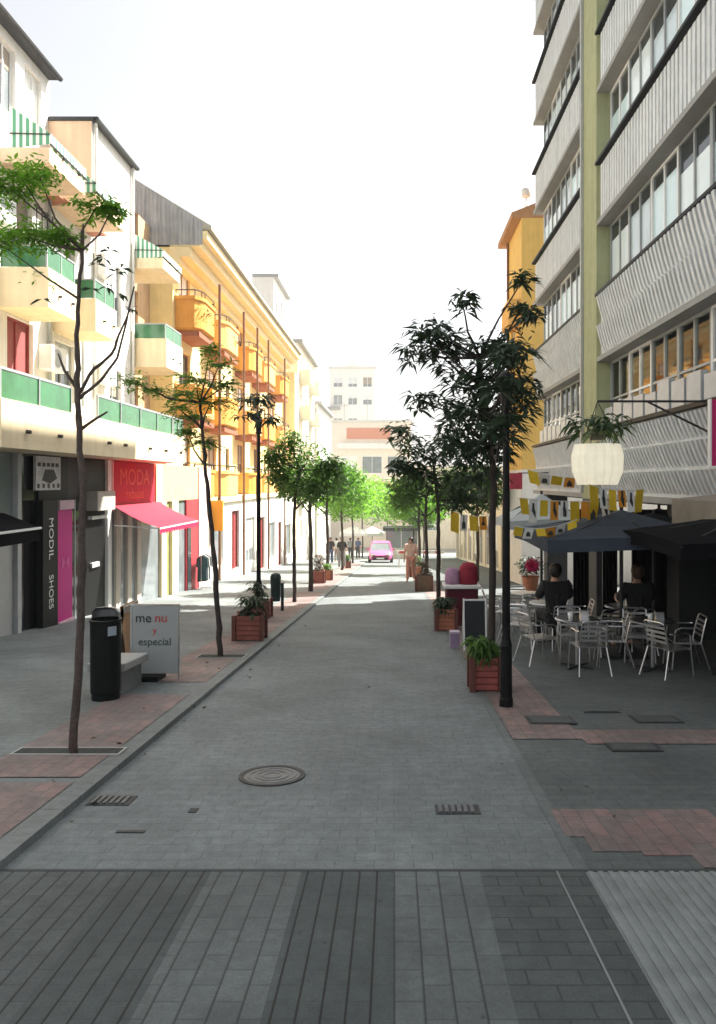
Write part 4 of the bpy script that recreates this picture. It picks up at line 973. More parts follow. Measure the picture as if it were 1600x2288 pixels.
# ------------------------------------------------------------------ street furniture
def planter(label, px, py, w, h, mat, lm, base=.05, plant=.35, n=200, L=.14, group='planters along the street'):
    c = G(px, py); z = gz(c.y)+base; c = Vector((c.x, c.y+w/2, z)); t = thing('planter', label, 'planter', c, group)
    mb = MB(); zf = z-.03
    for i in range(5):                                      # horizontal boards with gaps
        a = zf+.05+(h-.02)*i/5; b_ = a+(h-.02)/5-.012
        mb.box(c.x-w/2+.03, c.x+w/2-.03, c.y-w/2, c.y-w/2+.025, a, b_); mb.box(c.x-w/2+.03, c.x+w/2-.03, c.y+w/2-.025, c.y+w/2, a, b_)
        mb.box(c.x-w/2, c.x-w/2+.025, c.y-w/2+.03, c.y+w/2-.03, a, b_); mb.box(c.x+w/2-.025, c.x+w/2, c.y-w/2+.03, c.y+w/2-.03, a, b_)
    mb.box(c.x-w/2+.027, c.x+w/2-.027, c.y-w/2+.027, c.y+w/2-.027, zf+.04, zf+h-.04)
    build(mb, 'box', mat, t)
    for sx in (-1,1):
        for sy in (-1,1):
            mb = MB(); mb.box(c.x+sx*(w/2+.004)-.03, c.x+sx*(w/2+.004)+.03, c.y+sy*(w/2+.004)-.03, c.y+sy*(w/2+.004)+.03, zf, zf+h+.03); build(mb, 'corner_post', M('dark_red_wood', (.13,.045,.035), .65, .2, 8), t)
    mb = MB(); mb.box(c.x-w/2+.03, c.x+w/2-.03, c.y-w/2+.03, c.y+w/2-.03, zf+h-.04, zf+h-.015); build(mb, 'soil', soil, t)
    mb = MB()
    for i in range(6):
        p = Vector((c.x+random.uniform(-.3,.3)*w, c.y+random.uniform(-.3,.3)*w, zf+h-.02))
        for q in range(n//40): whorl(mb, p+Vector((random.uniform(-.05,.05),random.uniform(-.05,.05),plant*random.uniform(.1,1))), .2, 8, L*1.3, L*.3, .5)
    build(mb, 'foliage', lm, t)
    return t
planter('square dark red wooden planter with a dark shrub beside the left lamp post', 553, 1440, .42, .40, woodred, leafB, .05, .34)
planter('second dark red planter close behind the first one on the left', 577, 1388, .40, .36, woodred, leafB, .05, .40)
planter('red wooden planter with low green plants at the foot of the black lamp post', 1088, 1547, .30, .37, M('bright_red_wood', (.34,.09,.075), .65, .2, 8, .2), leafD, .004, .22)
planter('terracotta coloured planter under the slim dark street tree', 998, 1411, .34, .40, terra, leafB, .004, .2)
planter('brown planter with a bushy brown shrub at the left kerb further down', 708, 1307, .5, .45, woodred, leafmat('brown_leaf', (.10,.06,.03), .3), .05, .6)
planter('small terracotta planter next to the bushy brown shrub', 728, 1300, .42, .4, terra, leafE, .05, .25)
planter('small planter by the kerb where the sunlight begins far on the left', 773, 1272, .45, .4, woodred, leafD, .05, .4)
planter('brown planter by the right kerb in front of the walking person', 948, 1322, .5, .5, M('brown_wood', (.16,.10,.06), .7, .2, 7), leafmat('brown_leaf2', (.10,.07,.03), .3), .004, .5)
planter('pale planter by the right kerb far away', 930, 1290, .5, .45, terra, leafD, .004, .5)

# lamp posts
def lamp_post(label, px, py, ztop, base, r, Yset=None):
    c = G(px, py) if Yset is None else W(px, py, Yset); z = gz(c.y)+base; c = Vector((c.x, c.y, z))
    t = thing('lamp_post', label, 'lamp post', c, 'black lamp posts'); h = ztop-z
    mb = MB(); mb.lathe([(0,-.03),(r*1.7,-.03),(r*1.7,.08),(r*1.5,.10),(r*1.4,.58),(r*1.5,.60),(r*1.1,.66),(r,.72),(r*.95,h*.6),(r*.75,h),(0,h)], c, 14); build(mb, 'post', black, t, smooth=False)
    top = c+Vector((0,0,h))
    mb = MB(); mb.lathe([(0,.0),(r*1.5,.0),(r*1.6,.03),(r*1.2,.05),(.085,.30),(.10,.31),(.05,.37),(0,.40)], top, 12); build(mb, 'lamp_head', black, t)
    return t
lamp_post('black lamp post with a flared foot rising through the dark tree on the right', 1131, 1580, 2.35, .004, .040)
lamp_post('slim black lamp post behind the dark red planters on the left', 578, 1366, 2.75, .05, .05)
lb = thing('hanging_basket', 'dark leafy hanging basket near the top of the left lamp post', 'basket', W(570, 925, 13.9))
c = Vector(lb.location); mb = MB(); mb.lathe([(0,-.14),(.08,-.11),(.12,0),(.10,0),(0,-.03)], c, 12); mb.bar(c+Vector((0,0,0)), c+Vector((.09,.3,.12)), .02); build(mb, 'basket', darkmetal, lb)
mb = MB()
for i in range(16): whorl(mb, c+rdir(-.5,1)*.34, .2, 9, .27, .06, .5)
build(mb, 'foliage', leafB, lb)
# cream hanging planter in front of the office building
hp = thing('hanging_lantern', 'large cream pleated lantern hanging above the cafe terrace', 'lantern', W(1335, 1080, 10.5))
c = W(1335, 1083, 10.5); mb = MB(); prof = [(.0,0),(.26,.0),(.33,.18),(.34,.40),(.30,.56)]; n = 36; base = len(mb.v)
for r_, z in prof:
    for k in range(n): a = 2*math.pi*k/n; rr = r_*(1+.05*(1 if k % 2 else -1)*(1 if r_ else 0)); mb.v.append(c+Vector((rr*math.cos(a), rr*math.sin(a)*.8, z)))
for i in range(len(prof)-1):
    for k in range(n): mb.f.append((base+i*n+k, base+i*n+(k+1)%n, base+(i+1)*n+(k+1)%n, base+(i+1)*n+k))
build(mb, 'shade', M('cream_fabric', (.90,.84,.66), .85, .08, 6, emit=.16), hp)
mb = MB()
for a in (0, 2.1, 4.2): mb.tube([c+Vector((.3*math.cos(a),.24*math.sin(a),.56)), c+Vector((0,0,1.15))], .006, 5)
mb.bar(c+Vector((0,0,1.15)), (RX+.1, c.y, c.z+1.15), .03); mb.bar(c+Vector((.7,0,1.14)), (RX+.1, c.y, c.z+.7), .025)
build(mb, 'bracket', darkmetal, hp)
hq = thing('hanging_plant', 'dark fronds spreading over the top of the cream lantern', 'plant', c+Vector((0,.05,.75)))
mb = MB(); mb.lathe([(0,.60),(.10,.61),(.14,.72),(.12,.72),(0,.66)], c, 12); build(mb, 'pot', darkmetal, hq)
mb = MB()
for i in range(18):
    p = c+Vector((random.uniform(-.34,.34), random.uniform(-.25,.25), .66+random.uniform(0,.30))); whorl(mb, p, .2, 9, .30, .055, .5)
build(mb, 'foliage', leafmat('mixed_leaf', (.05,.10,.03), .35), hq)

# litter bins
c = G(224, 1580); z = gz(c.y)+.05
t = thing('litter_bin', 'black cylindrical litter bin beside the concrete bench', 'bin', (c.x, c.y, z)); c = Vector((c.x, c.y+.14, z))
mb = MB(); mb.lathe([(0,-.02),(.135,-.02),(.135,.05),(.145,.07),(.148,.76),(.156,.77),(.156,.79),(.14,.795)], c, 28); build(mb, 'drum', M('bin_black', (.007,.009,.009), .45, .2, 6, spec=.2), t)
mb = MB(); mb.lathe([(.142,.792),(.14,.86),(.10,.90),(0,.91)], c, 28, math.pi*1.05, R(-10)); build(mb, 'hood', M('bin_hood', (.30,.31,.32), .4, .1, 6, metal=.5), t)
mb = MB(); mb.obox((c.x+.105,c.y-.108,z+.69), (.03,.03,0), (.003,-.003,0), (0,0,.045)); build(mb, 'sticker', M('pale_blue_card', (.35,.40,.46), .6), t)
c = G(628, 1370); z = gz(c.y)+.05; t = thing('post_bin', 'dark green bin hung on a low post behind the planters', 'bin', (c.x, c.y, z))
mb = MB(); mb.tube([(c.x+.03,c.y,z-.03),(c.x+.03,c.y,z+.62)], .035, 10); build(mb, 'post', M('bin_green', (.012,.03,.028), .45, .2, 6), t)
mb = MB(); mb.lathe([(0,.22),(.10,.22),(.12,.72),(.125,.74),(.10,.82),(0,.85)], (c.x-.12,c.y,z), 18); build(mb, 'drum', M('bin_green', (.012,.03,.028)), t)
# concrete bench
t = thing('concrete_bench', 'low concrete bench block with a pale top beside the black bin', 'bench', (-2.92, 8.1, gz(8.1)+.05))
mb = MB(); mb.sbox(-3.05, -2.79, 7.80, 8.42, .02, .30); build(mb, 'base', M('bench_concrete', (.20,.205,.205), .85, .15, 8, .3), t, bevel=.01)
mb = MB(); mb.sbox(-3.12, -2.73, 7.72, 8.48, .302, .385); build(mb, 'seat', M('bench_top', (.36,.36,.35), .7, .12, 8, .2), t, bevel=.012)
# white poster stand
t = thing('poster_stand', 'white poster board on a black foot with dark and red writing', 'sign', (-2.66, 8.64, gz(8.64)+.05))
x0, x1, y, z = -2.98, -2.46, 8.66, gz(8.66)+.05
mb = MB(); mb.box(x0, x1, y, y+.02, z+.07, z+.84); build(mb, 'board', M('poster_board', (.36,.38,.38), .6, .06, 5), t)
mb = MB(); mb.box(x0-.02, x0-.001, y-.005, y+.025, z, z+.86); mb.box(x1+.001, x1+.02, y-.005, y+.025, z, z+.86); mb.box(x0-.001, x1+.001, y-.003, y+.023, z+.841, z+.86); build(mb, 'frame', alu, t)
mb = MB(); mb.box(x0+.10, x0+.34, y-.16, y+.16, z-.03, z+.068); build(mb, 'foot', black, t)
text(t, 'me', (x0+.13, y-.004, z+.70), (R(90),0,0), .15, ink); text(t, 'nu', (x0+.33, y-.004, z+.70), (R(90),0,0), .15, redink)
text(t, 'y', (x0+.26, y-.004, z+.56), (R(90),0,0), .11, redink); text(t, 'especial', (x0+.26, y-.004, z+.43), (R(90),0,0), .12, M('green_ink', (.06,.10,.09), .6))
t = thing('wooden_board', 'narrow wooden folding board seen edge-on behind the bench', 'board', (-3.32, 9.5, gz(9.5)+.05))
for s_, m_ in ((-1, M('pale_frame', (.42,.38,.32), .7)), (1, pbwood)):
    mb = MB(); zz = gz(9.5)+.05
    mb.prism([(0,0),(.045,0),(.045,.78),(0,.78)], (-3.34+s_*.09-.02, 9.35, zz), (1,0,0), (-s_*.13,0,1), (0,.5,0)); build(mb, 'panel', m_, t)
# chalkboard, stand with maroon cloth, lilac box on the right
c = G(1062, 1455); z = gz(c.y)+.004; c.z = z; t = thing('chalkboard', 'dark chalkboard easel with a white frame among the planters', 'sign', c)
w = .30; mb = MB(); mb.prism([(-w/2,.06),(w/2,.06),(w/2,.72),(-w/2,.72)], c, (1,0,0), (0,.12,1), (0,.02,0)); build(mb, 'slate', M('slate', (.018,.022,.025), .6, .3, 8), t)
mb = MB()
for a in (-w/2-.012, w/2+.012): mb.bar(c+Vector((a,0,0)), c+Vector((a,.10,.76)), .022)
mb.bar(c+Vector((-w/2,.095,.735)), c+Vector((w/2,.095,.735)), .022); mb.bar(c+Vector((-w/2-.01,.34,0)), c+Vector((-w/2-.01,.11,.74)), .02); mb.bar(c+Vector((w/2+.01,.34,0)), c+Vector((w/2+.01,.11,.74)), .02)
build(mb, 'frame', wframe, t)
c = G(1034, 1400); z = gz(c.y)+.004; c = Vector((c.x, c.y+.3, z)); t = thing('display_stand', 'maroon draped stand with a white top by the right kerb', 'stand', c)
mb = MB(); mb.box(c.x-.30, c.x+.30, c.y-.25, c.y+.25, z-.02, z+.70); build(mb, 'drape', M('maroon_cloth', (.10,.015,.03), .85, .25, 8, .3), t, bevel=.02)
mb = MB(); mb.box(c.x-.35, c.x+.35, c.y-.3, c.y+.3, z+.702, z+.76); build(mb, 'top', plasticw, t, bevel=.01)
def bundle(label, p, r, h, m_):
    mb = MB(); mb.lathe([(0,0),(r*.9,0),(r,.35*h),(r*.92,.75*h),(r*.6,h*.95),(0,h)], p, 14, sy=.8); o = build(mb, 'cushion', m_, None, smooth=True, origin=p); return tag(o, label, 'cushion', 'cushions on the maroon stand')
bundle('lilac pink cushion on the white top of the maroon stand', Vector((c.x-.17, c.y, z+.76)), .15, .32, M('lilac_cloth', (.42,.24,.36), .85, .2, 9))
bundle('maroon red cushion on the white top of the maroon stand', Vector((c.x+.14, c.y, z+.76)), .19, .42, M('wine_cloth', (.26,.02,.04), .85, .25, 9))
c = G(1016, 1448); z = gz(c.y)+.004; t = thing('lilac_box', 'small lilac box on the ground left of the chalkboard', 'box', (c.x, c.y, z))
mb = MB(); mb.box(c.x-.07, c.x+.07, c.y-.06, c.y+.10, z-.02, z+.22); build(mb, 'body', M('lilac_card', (.30,.22,.33), .7, .15, 6), t); mb = MB(); mb.box(c.x-.075, c.x+.075, c.y-.065, c.y+.105, z+.221, z+.25); build(mb, 'lid', M('pale_lilac', (.50,.42,.52), .7), t)
# potted pink flower
c = G(1185, 1326); z = gz(c.y)+.004; c.z = z; t = thing('potted_flower', 'brown pot with a dark shrub and one round pink bloom', 'plant', c)
mb = MB(); mb.lathe([(0,-.02),(.18,-.02),(.26,.5),(.28,.52),(.24,.52),(.22,.46),(0,.46)], c, 16); build(mb, 'pot', terra, t)
mb = MB(); clump(mb, c+Vector((0,.05,.85)), .42, 320, .16, .06); build(mb, 'foliage', leafB, t)
mb = MB(); clump(mb, c+Vector((0,-.35,.90)), .21, 420, .09, .06, 1.); build(mb, 'bloom', pinkfl, t)
# magenta blade sign and a small red sign
c = W(1603, 970, 9.9); t = thing('blade_sign', 'magenta vertical sign fixed to the ribbed front of the grey building', 'sign', (RX, 9.9, 2.3))
mb = MB(); mb.box(4.12, 4.38, 9.86, 9.93, 1.86, 2.72); build(mb, 'panel', M('blade_magenta', (.60,.02,.16), .5, .05, 3), t)
mb = MB(); mb.box(4.10, 4.119, 9.85, 9.94, 1.85, 2.73); build(mb, 'edge_trim', wframe, t)
c = W(1153, 1075, 21.); t = thing('hanging_sign', 'small red square sign below the yellow house', 'sign', c); mb = MB(); mb.obox(c, (.17,0,0), (0,.03,0), (0,0,.22)); build(mb, 'panel', M('rose_red', (.50,.06,.10), .5), t); mb = MB(); mb.bar(c+Vector((.05,0,.221)), (RX+.3,21.,c.z+.24), .03); build(mb, 'bracket', darkmetal, t)

# parasols
def parasol(label, x, y, hw, zedge, zapex, m_, base_h=.004, val=.16, vm=None):
    z = gz(y)+base_h; t = thing('parasol', label, 'parasol', (x, y, z), 'parasols over the cafe terrace')
    mb = MB(); ap = Vector((x,y,zapex)); E = []
    for k in range(8):
        a = math.pi/8*0+math.pi/4*k; r_ = hw*(1.0 if k % 2 == 0 else 1.36); E.append(Vector((x+r_*math.cos(a), y+r_*math.sin(a), zedge-(.05 if k % 2 else 0))))
    for k in range(8):
        a, b_ = E[k], E[(k+1) % 8]; m0 = ap.lerp(a,.5)-Vector((0,0,.04)); m1 = ap.lerp(b_,.5)-Vector((0,0,.04))
        mb.poly([ap,m0,m1]); mb.quad(m0,a,b_,m1); mb.quad(a, a-Vector((0,0,val)), b_-Vector((0,0,val)), b_)
    build(mb, 'canopy', m_, t)
    mb = MB(); mb.tube([(x,y,z),(x,y,zapex+.06)], .026, 10); build(mb, 'pole', darkmetal, t)
    mb = MB()
    for k in range(8): mb.bar(Vector((x,y,zapex-.04)), E[k]-Vector((0,0,.03)), .018); mb.bar(Vector((x,y,zedge-.12)), ap.lerp(E[k],.55)-Vector((0,0,.05)), .012)
    build(mb, 'ribs', darkmetal, t)
    mb = MB(); mb.box(x-.28, x+.28, y-.28, y+.28, z-.02, z+.06); mb.lathe([(.06,.06),(.05,.3),(0,.3)], (x,y,z), 10); build(mb, 'foot', darkmetal, t, bevel=.01)
    return t
parasol('blue grey parasol spread over the nearest cafe tables', 3.2, 10.7, 1.35, .98, 1.26, bluegrey)
parasol('black parasol at the right edge of the cafe terrace', 4.15, 9.0, 1.25, 1.06, 1.3, blackcanvas)
parasol('big black parasol added to deepen the shade in the middle of the cafe terrace', 4.1, 12.0, 1.3, .95, 1.16, blackcanvas)  # extra parasol, added to cut the skylight over the terrace
for i, (a, b_, yy, lb) in enumerate(((3.10,3.36,13.1,'narrow black fabric screen added to darken the back of the terrace nearest the kerb'), (3.58,3.82,13.0,'narrow black fabric screen added to darken the back of the terrace between two bright gaps'), (4.08,4.72,13.0,'wide black fabric screen added to darken the back of the terrace'), (4.92,6.2,13.1,'widest black fabric screen, added to darken the right end of the terrace'))):  # black sheets added as a dark mass behind the terrace
    t = thing('added_dark_screen', lb, 'screen', ((a+b_)/2, yy, gz(yy)), 'added black screens that darken the terrace')
    mb = MB(); n_ = 8
    for q in range(n_):
        u0, u1 = a+(b_-a)*q/n_, a+(b_-a)*(q+1)/n_; d0, d1 = (.03 if q % 2 else 0), (0 if q % 2 else .03)
        mb.quad((u0,yy+d0,gz(yy)+.05), (u1,yy+d1,gz(yy)+.05), (u1,yy+d1,1.18), (u0,yy+d0,1.18))
    build(mb, 'fabric', blackcanvas, t); mb = MB(); mb.box(a, a+.03, yy+.035, yy+.065, gz(yy)-.02, 1.18); mb.box(b_-.03, b_, yy+.035, yy+.065, gz(yy)-.02, 1.18); mb.box(a+.03, b_-.03, yy+.035, yy+.065, 1.15, 1.18); build(mb, 'frame', darkmetal, t)
parasol('pale grey parasol behind the yellow bunting', 2.95, 15.2, .85, .95, 1.42, lightcanvas)
parasol('black parasol deep under the arcade of the cafe', 4.6, 13.2, 1.2, .85, 1.2, blackcanvas)
aw = thing('tan_awning', 'tan awning with a white edge fixed under the ribbed band', 'awning', (RX, 9.6, 1.2))
mb = MB(); mb.quad((RX+.3,8.4,1.5),(RX-.5,8.4,1.42),(RX-.5,10.4,1.42),(RX+.3,10.4,1.5)); mb.quad((RX-.5,8.4,1.42),(RX-.5,8.4,1.02),(RX-.5,10.4,1.02),(RX-.5,10.4,1.42)); mb.quad((RX+.3,10.4,1.5),(RX-.5,10.4,1.42),(RX-.5,10.4,1.02),(RX+.3,10.4,1.02)); mb.quad((RX+.3,8.4,1.5),(RX-.5,8.4,1.42),(RX-.5,8.4,1.02),(RX+.3,8.4,1.02)); build(mb, 'canvas', tan, aw)
mb = MB(); mb.bar((RX-.51,8.4,1.01),(RX-.51,10.4,1.01),.03); build(mb, 'edge_trim', wframe, aw)
# bunting
fl = [M('flag_yellow', (.72,.50,.03), .8, .12, 8), M('flag_amber', (.72,.30,.03), .8, .15, 8), M('flag_white', (.78,.78,.74), .8, .06, 8)]
def bunting(label, a, b_, n, w, h, sag):
    t = thing('bunting', label, 'bunting', a, 'strings of bunting over the terrace'); pts = []
    for i in range(n+1): u = i/n; pts.append(a.lerp(b_, u)-Vector((0,0,sag*4*u*(1-u))))
    mb = MB(); mb.tube(pts, .005, 5); build(mb, 'cord', plasticw, t)
    for i in range(n):
        p = (pts[i]+pts[i+1])/2; dx = (pts[i+1]-pts[i]).normalized(); k = (0,2,0,1,2,0,1,0,2,1)[i % 10]; tw = random.uniform(-.08,.08); ww = min(w, (pts[i+1]-pts[i]).length*.94)
        f_m = MB(); top0 = p-dx*ww/2; top1 = p+dx*ww/2; sw = random.uniform(-.04,.04); dn = Vector((sw,tw,-h*random.uniform(.7,1.15))); ww *= random.uniform(.8,1.0); top0 = p-dx*ww/2; top1 = p+dx*ww/2
        f_m.quad(top0, top1, top1+dn, top0+dn); o = build(f_m, 'flag', fl[k], t)
        if k == 2 or i % 4 == 3:
            d = MB(); c = p+dn*.5+Vector((0,-.006,0)); d.poly([c+Vector((-.012,0,h*.36)), c+Vector((.012,0,h*.36)), c+Vector((.015,0,h*.1)), c+Vector((ww*.24,0,-h*.05)), c+Vector((ww*.24,0,-h*.32)), c+Vector((-ww*.24,0,-h*.32)), c+Vector((-ww*.24,0,-h*.05)), c+Vector((-.015,0,h*.1))]); build(d, 'motif', ink, o)
bunting('lower string of yellow and white bunting above the blue grey parasol', W(1158,1112,10.2), W(1362,1118,10.6), 9, .22, .30, .03)
bunting('upper string of amber bunting under the cream lantern', W(1316,1082,10.2), W(1440,1092,10.4), 6, .2, .32, .05)
bunting('short string of bunting at the far left of the terrace', W(1176,1048,12.5), W(1288,1068,12.5), 4, .2, .2, .03)
bunting('drooping pale bunting along the edge of the blue grey parasol', W(1148,1175,9.6), W(1290,1160,9.6), 6, .16, .12, .07)
bunting('faded bunting strung further down beyond the lamp post', W(1006,1140,20.), W(1110,1150,20.), 5, .28, .5, .1)

# cafe chairs and tables
def make_chair():
    t = thing('cafe_chair', 'aluminium cafe chair', 'chair', (0,0,0))
    mb = MB()                                               # chair looks towards +y, back at -y
    for s_ in (-1,1):
        mb.tube([(s_*.25,.26,0),(s_*.235,.22,.40),(s_*.235,.20,.62),(s_*.235,.12,.655),(s_*.235,-.16,.655),(s_*.21,-.20,.66)], .0125, 8)
    mb.tube([(-.235,.2,.41),(.235,.2,.41)], .011, 8); build(mb, 'arm_frame', alu, t)
    for s_ in (-1,1):
        mb = MB(); mb.tube([(s_*.25,-.33,0),(s_*.205,-.20,.42),(s_*.20,-.24,.62),(s_*.19,-.29,.80)], .0125, 8); build(mb, 'leg', alu, t)
    mb = MB(); mb.tube([(-.19,-.29,.80),(-.15,-.30,.82),(.15,-.30,.82),(.19,-.29,.80)], .0125, 8)
    for z, y in ((.74,-.272),(.67,-.255),(.60,-.238),(.53,-.222)): mb.box(-.19,.19,y-.006,y+.006,z-.018,z+.018)
    build(mb, 'backrest', alu, t)
    mb = MB()
    for i in range(7): y = -.17+i*.062; mb.box(-.21,.21,y-.022,y+.022,.420,.432)
    mb.box(-.225,-.20,-.2,.22,.405,.419); mb.box(.20,.225,-.2,.22,.405,.419); build(mb, 'seat', alu, t)
    return t
def make_table():
    t = thing('cafe_table', 'round cafe table', 'table', (0,0,0))
    mb = MB(); mb.lathe([(0,.70),(.33,.70),(.345,.71),(.345,.725),(.33,.735),(0,.735)], (0,0,0), 28); build(mb, 'table_top', alu, t)
    mb = MB(); mb.tube([(0,0,.03),(0,0,.70)], .03, 12); build(mb, 'column', alu, t)
    mb = MB()
    for a in range(4): d = Vector((math.cos(a*math.pi/2+.78), math.sin(a*math.pi/2+.78), 0)); mb.bar(d*.02+Vector((0,0,.035)), d*.28+Vector((0,0,.015)), .04, .025)
    build(mb, 'foot', darkmetal, t); return t
ch, tb_, U = make_chair(), make_table(), {}
ch.scale = (.80, .80, .82); tb_.scale = (.82, .82, .86)
def gp(x, y): return Vector((x, y, gz(y)+.006))
tabs = [(2.35,9.75,'cafe table with the nearest slatted chair drawn up to it'), (3.25,9.55,'cafe table in the dark nearest the right edge'), (2.45,12.2,'cafe table in the middle of the terrace behind the nearest one'), (3.5,11.6,'cafe table deep in the shade beside the parasol pole'), (2.5,14.4,'cafe table furthest down the terrace')]
for x, y, lb in tabs: place(tb_, U, gp(x,y), 0, lb, 'tables on the cafe terrace')
for i, (x, y, lb) in enumerate(tabs[:4]):
    z = gz(y)+.006+.735*.86; p = Vector((x-.1+.05*i, y-.06, z))
    mb = MB(); mb.lathe([(0,.001),(.028,.001),(.036,.085),(.033,.085),(.026,.008),(0,.008)], p, 14); o = build(mb, 'cup', plasticw, None, smooth=True, origin=p); tag(o, ('white cup on the nearest cafe table','white cup on the dark right cafe table','white cup on the middle cafe table','white cup on the cafe table by the parasol pole')[i], 'cup', 'cups on the cafe tables')
    p = Vector((x+.10, y+.05, z)); mb = MB(); mb.box(p.x-.05, p.x+.05, p.y-.035, p.y+.035, z+.001, z+.09); o = build(mb, 'napkin_holder', alu, None, origin=p); tag(o, ('metal napkin box on the nearest cafe table','metal napkin box on the dark right cafe table','metal napkin box on the middle cafe table','metal napkin box on the cafe table by the parasol pole')[i], 'napkin box', 'napkin boxes on the cafe tables')
chs = [(2.40,9.35,.05,'nearest aluminium chair, its slatted back towards the viewer'), (3.30,9.15,-1.1,'aluminium chair turned sideways at the right front of the terrace'), (3.72,9.75,1.5,'aluminium chair in the dark at the far right edge'), (2.45,10.45,3.1,'aluminium chair facing the viewer across the nearest table'),
       (3.3,10.3,3.0,'aluminium chair facing the viewer across the dark right table'), (1.95,11.6,-.35,'aluminium chair at the kerb side of the middle table'), (2.5,11.45,.1,'aluminium chair with its back to the viewer at the middle table'), (2.4,12.95,3.2,'aluminium chair facing the viewer behind the middle table'),
       (3.5,10.95,.15,'aluminium chair tucked in by the parasol pole'), (2.02,13.6,-.5,'aluminium chair on the kerb side of the last table'), (2.55,13.7,0.,'aluminium chair with its back to the viewer at the last table'), (3.1,14.5,1.5,'aluminium chair on the wall side of the last table'), (2.5,15.2,3.1,'last aluminium chair of the terrace, facing the viewer'),
       (1.92,10.1,-1.2,'aluminium chair at the street side of the nearest table'), (2.95,12.2,1.5,'aluminium chair between the middle table and the black screens'), (2.0,12.5,-1.9,'aluminium chair turned away at the street side of the middle table'), (3.0,10.9,.3,'aluminium chair between the two seated people'), (1.95,14.7,-1.6,'aluminium chair at the far street corner of the terrace'), (2.85,9.95,1.4,'aluminium chair wedged between the two nearest tables')]
for x, y, rz, lb in chs: place(ch, U, gp(x,y), rz, lb, 'aluminium chairs on the cafe terrace')

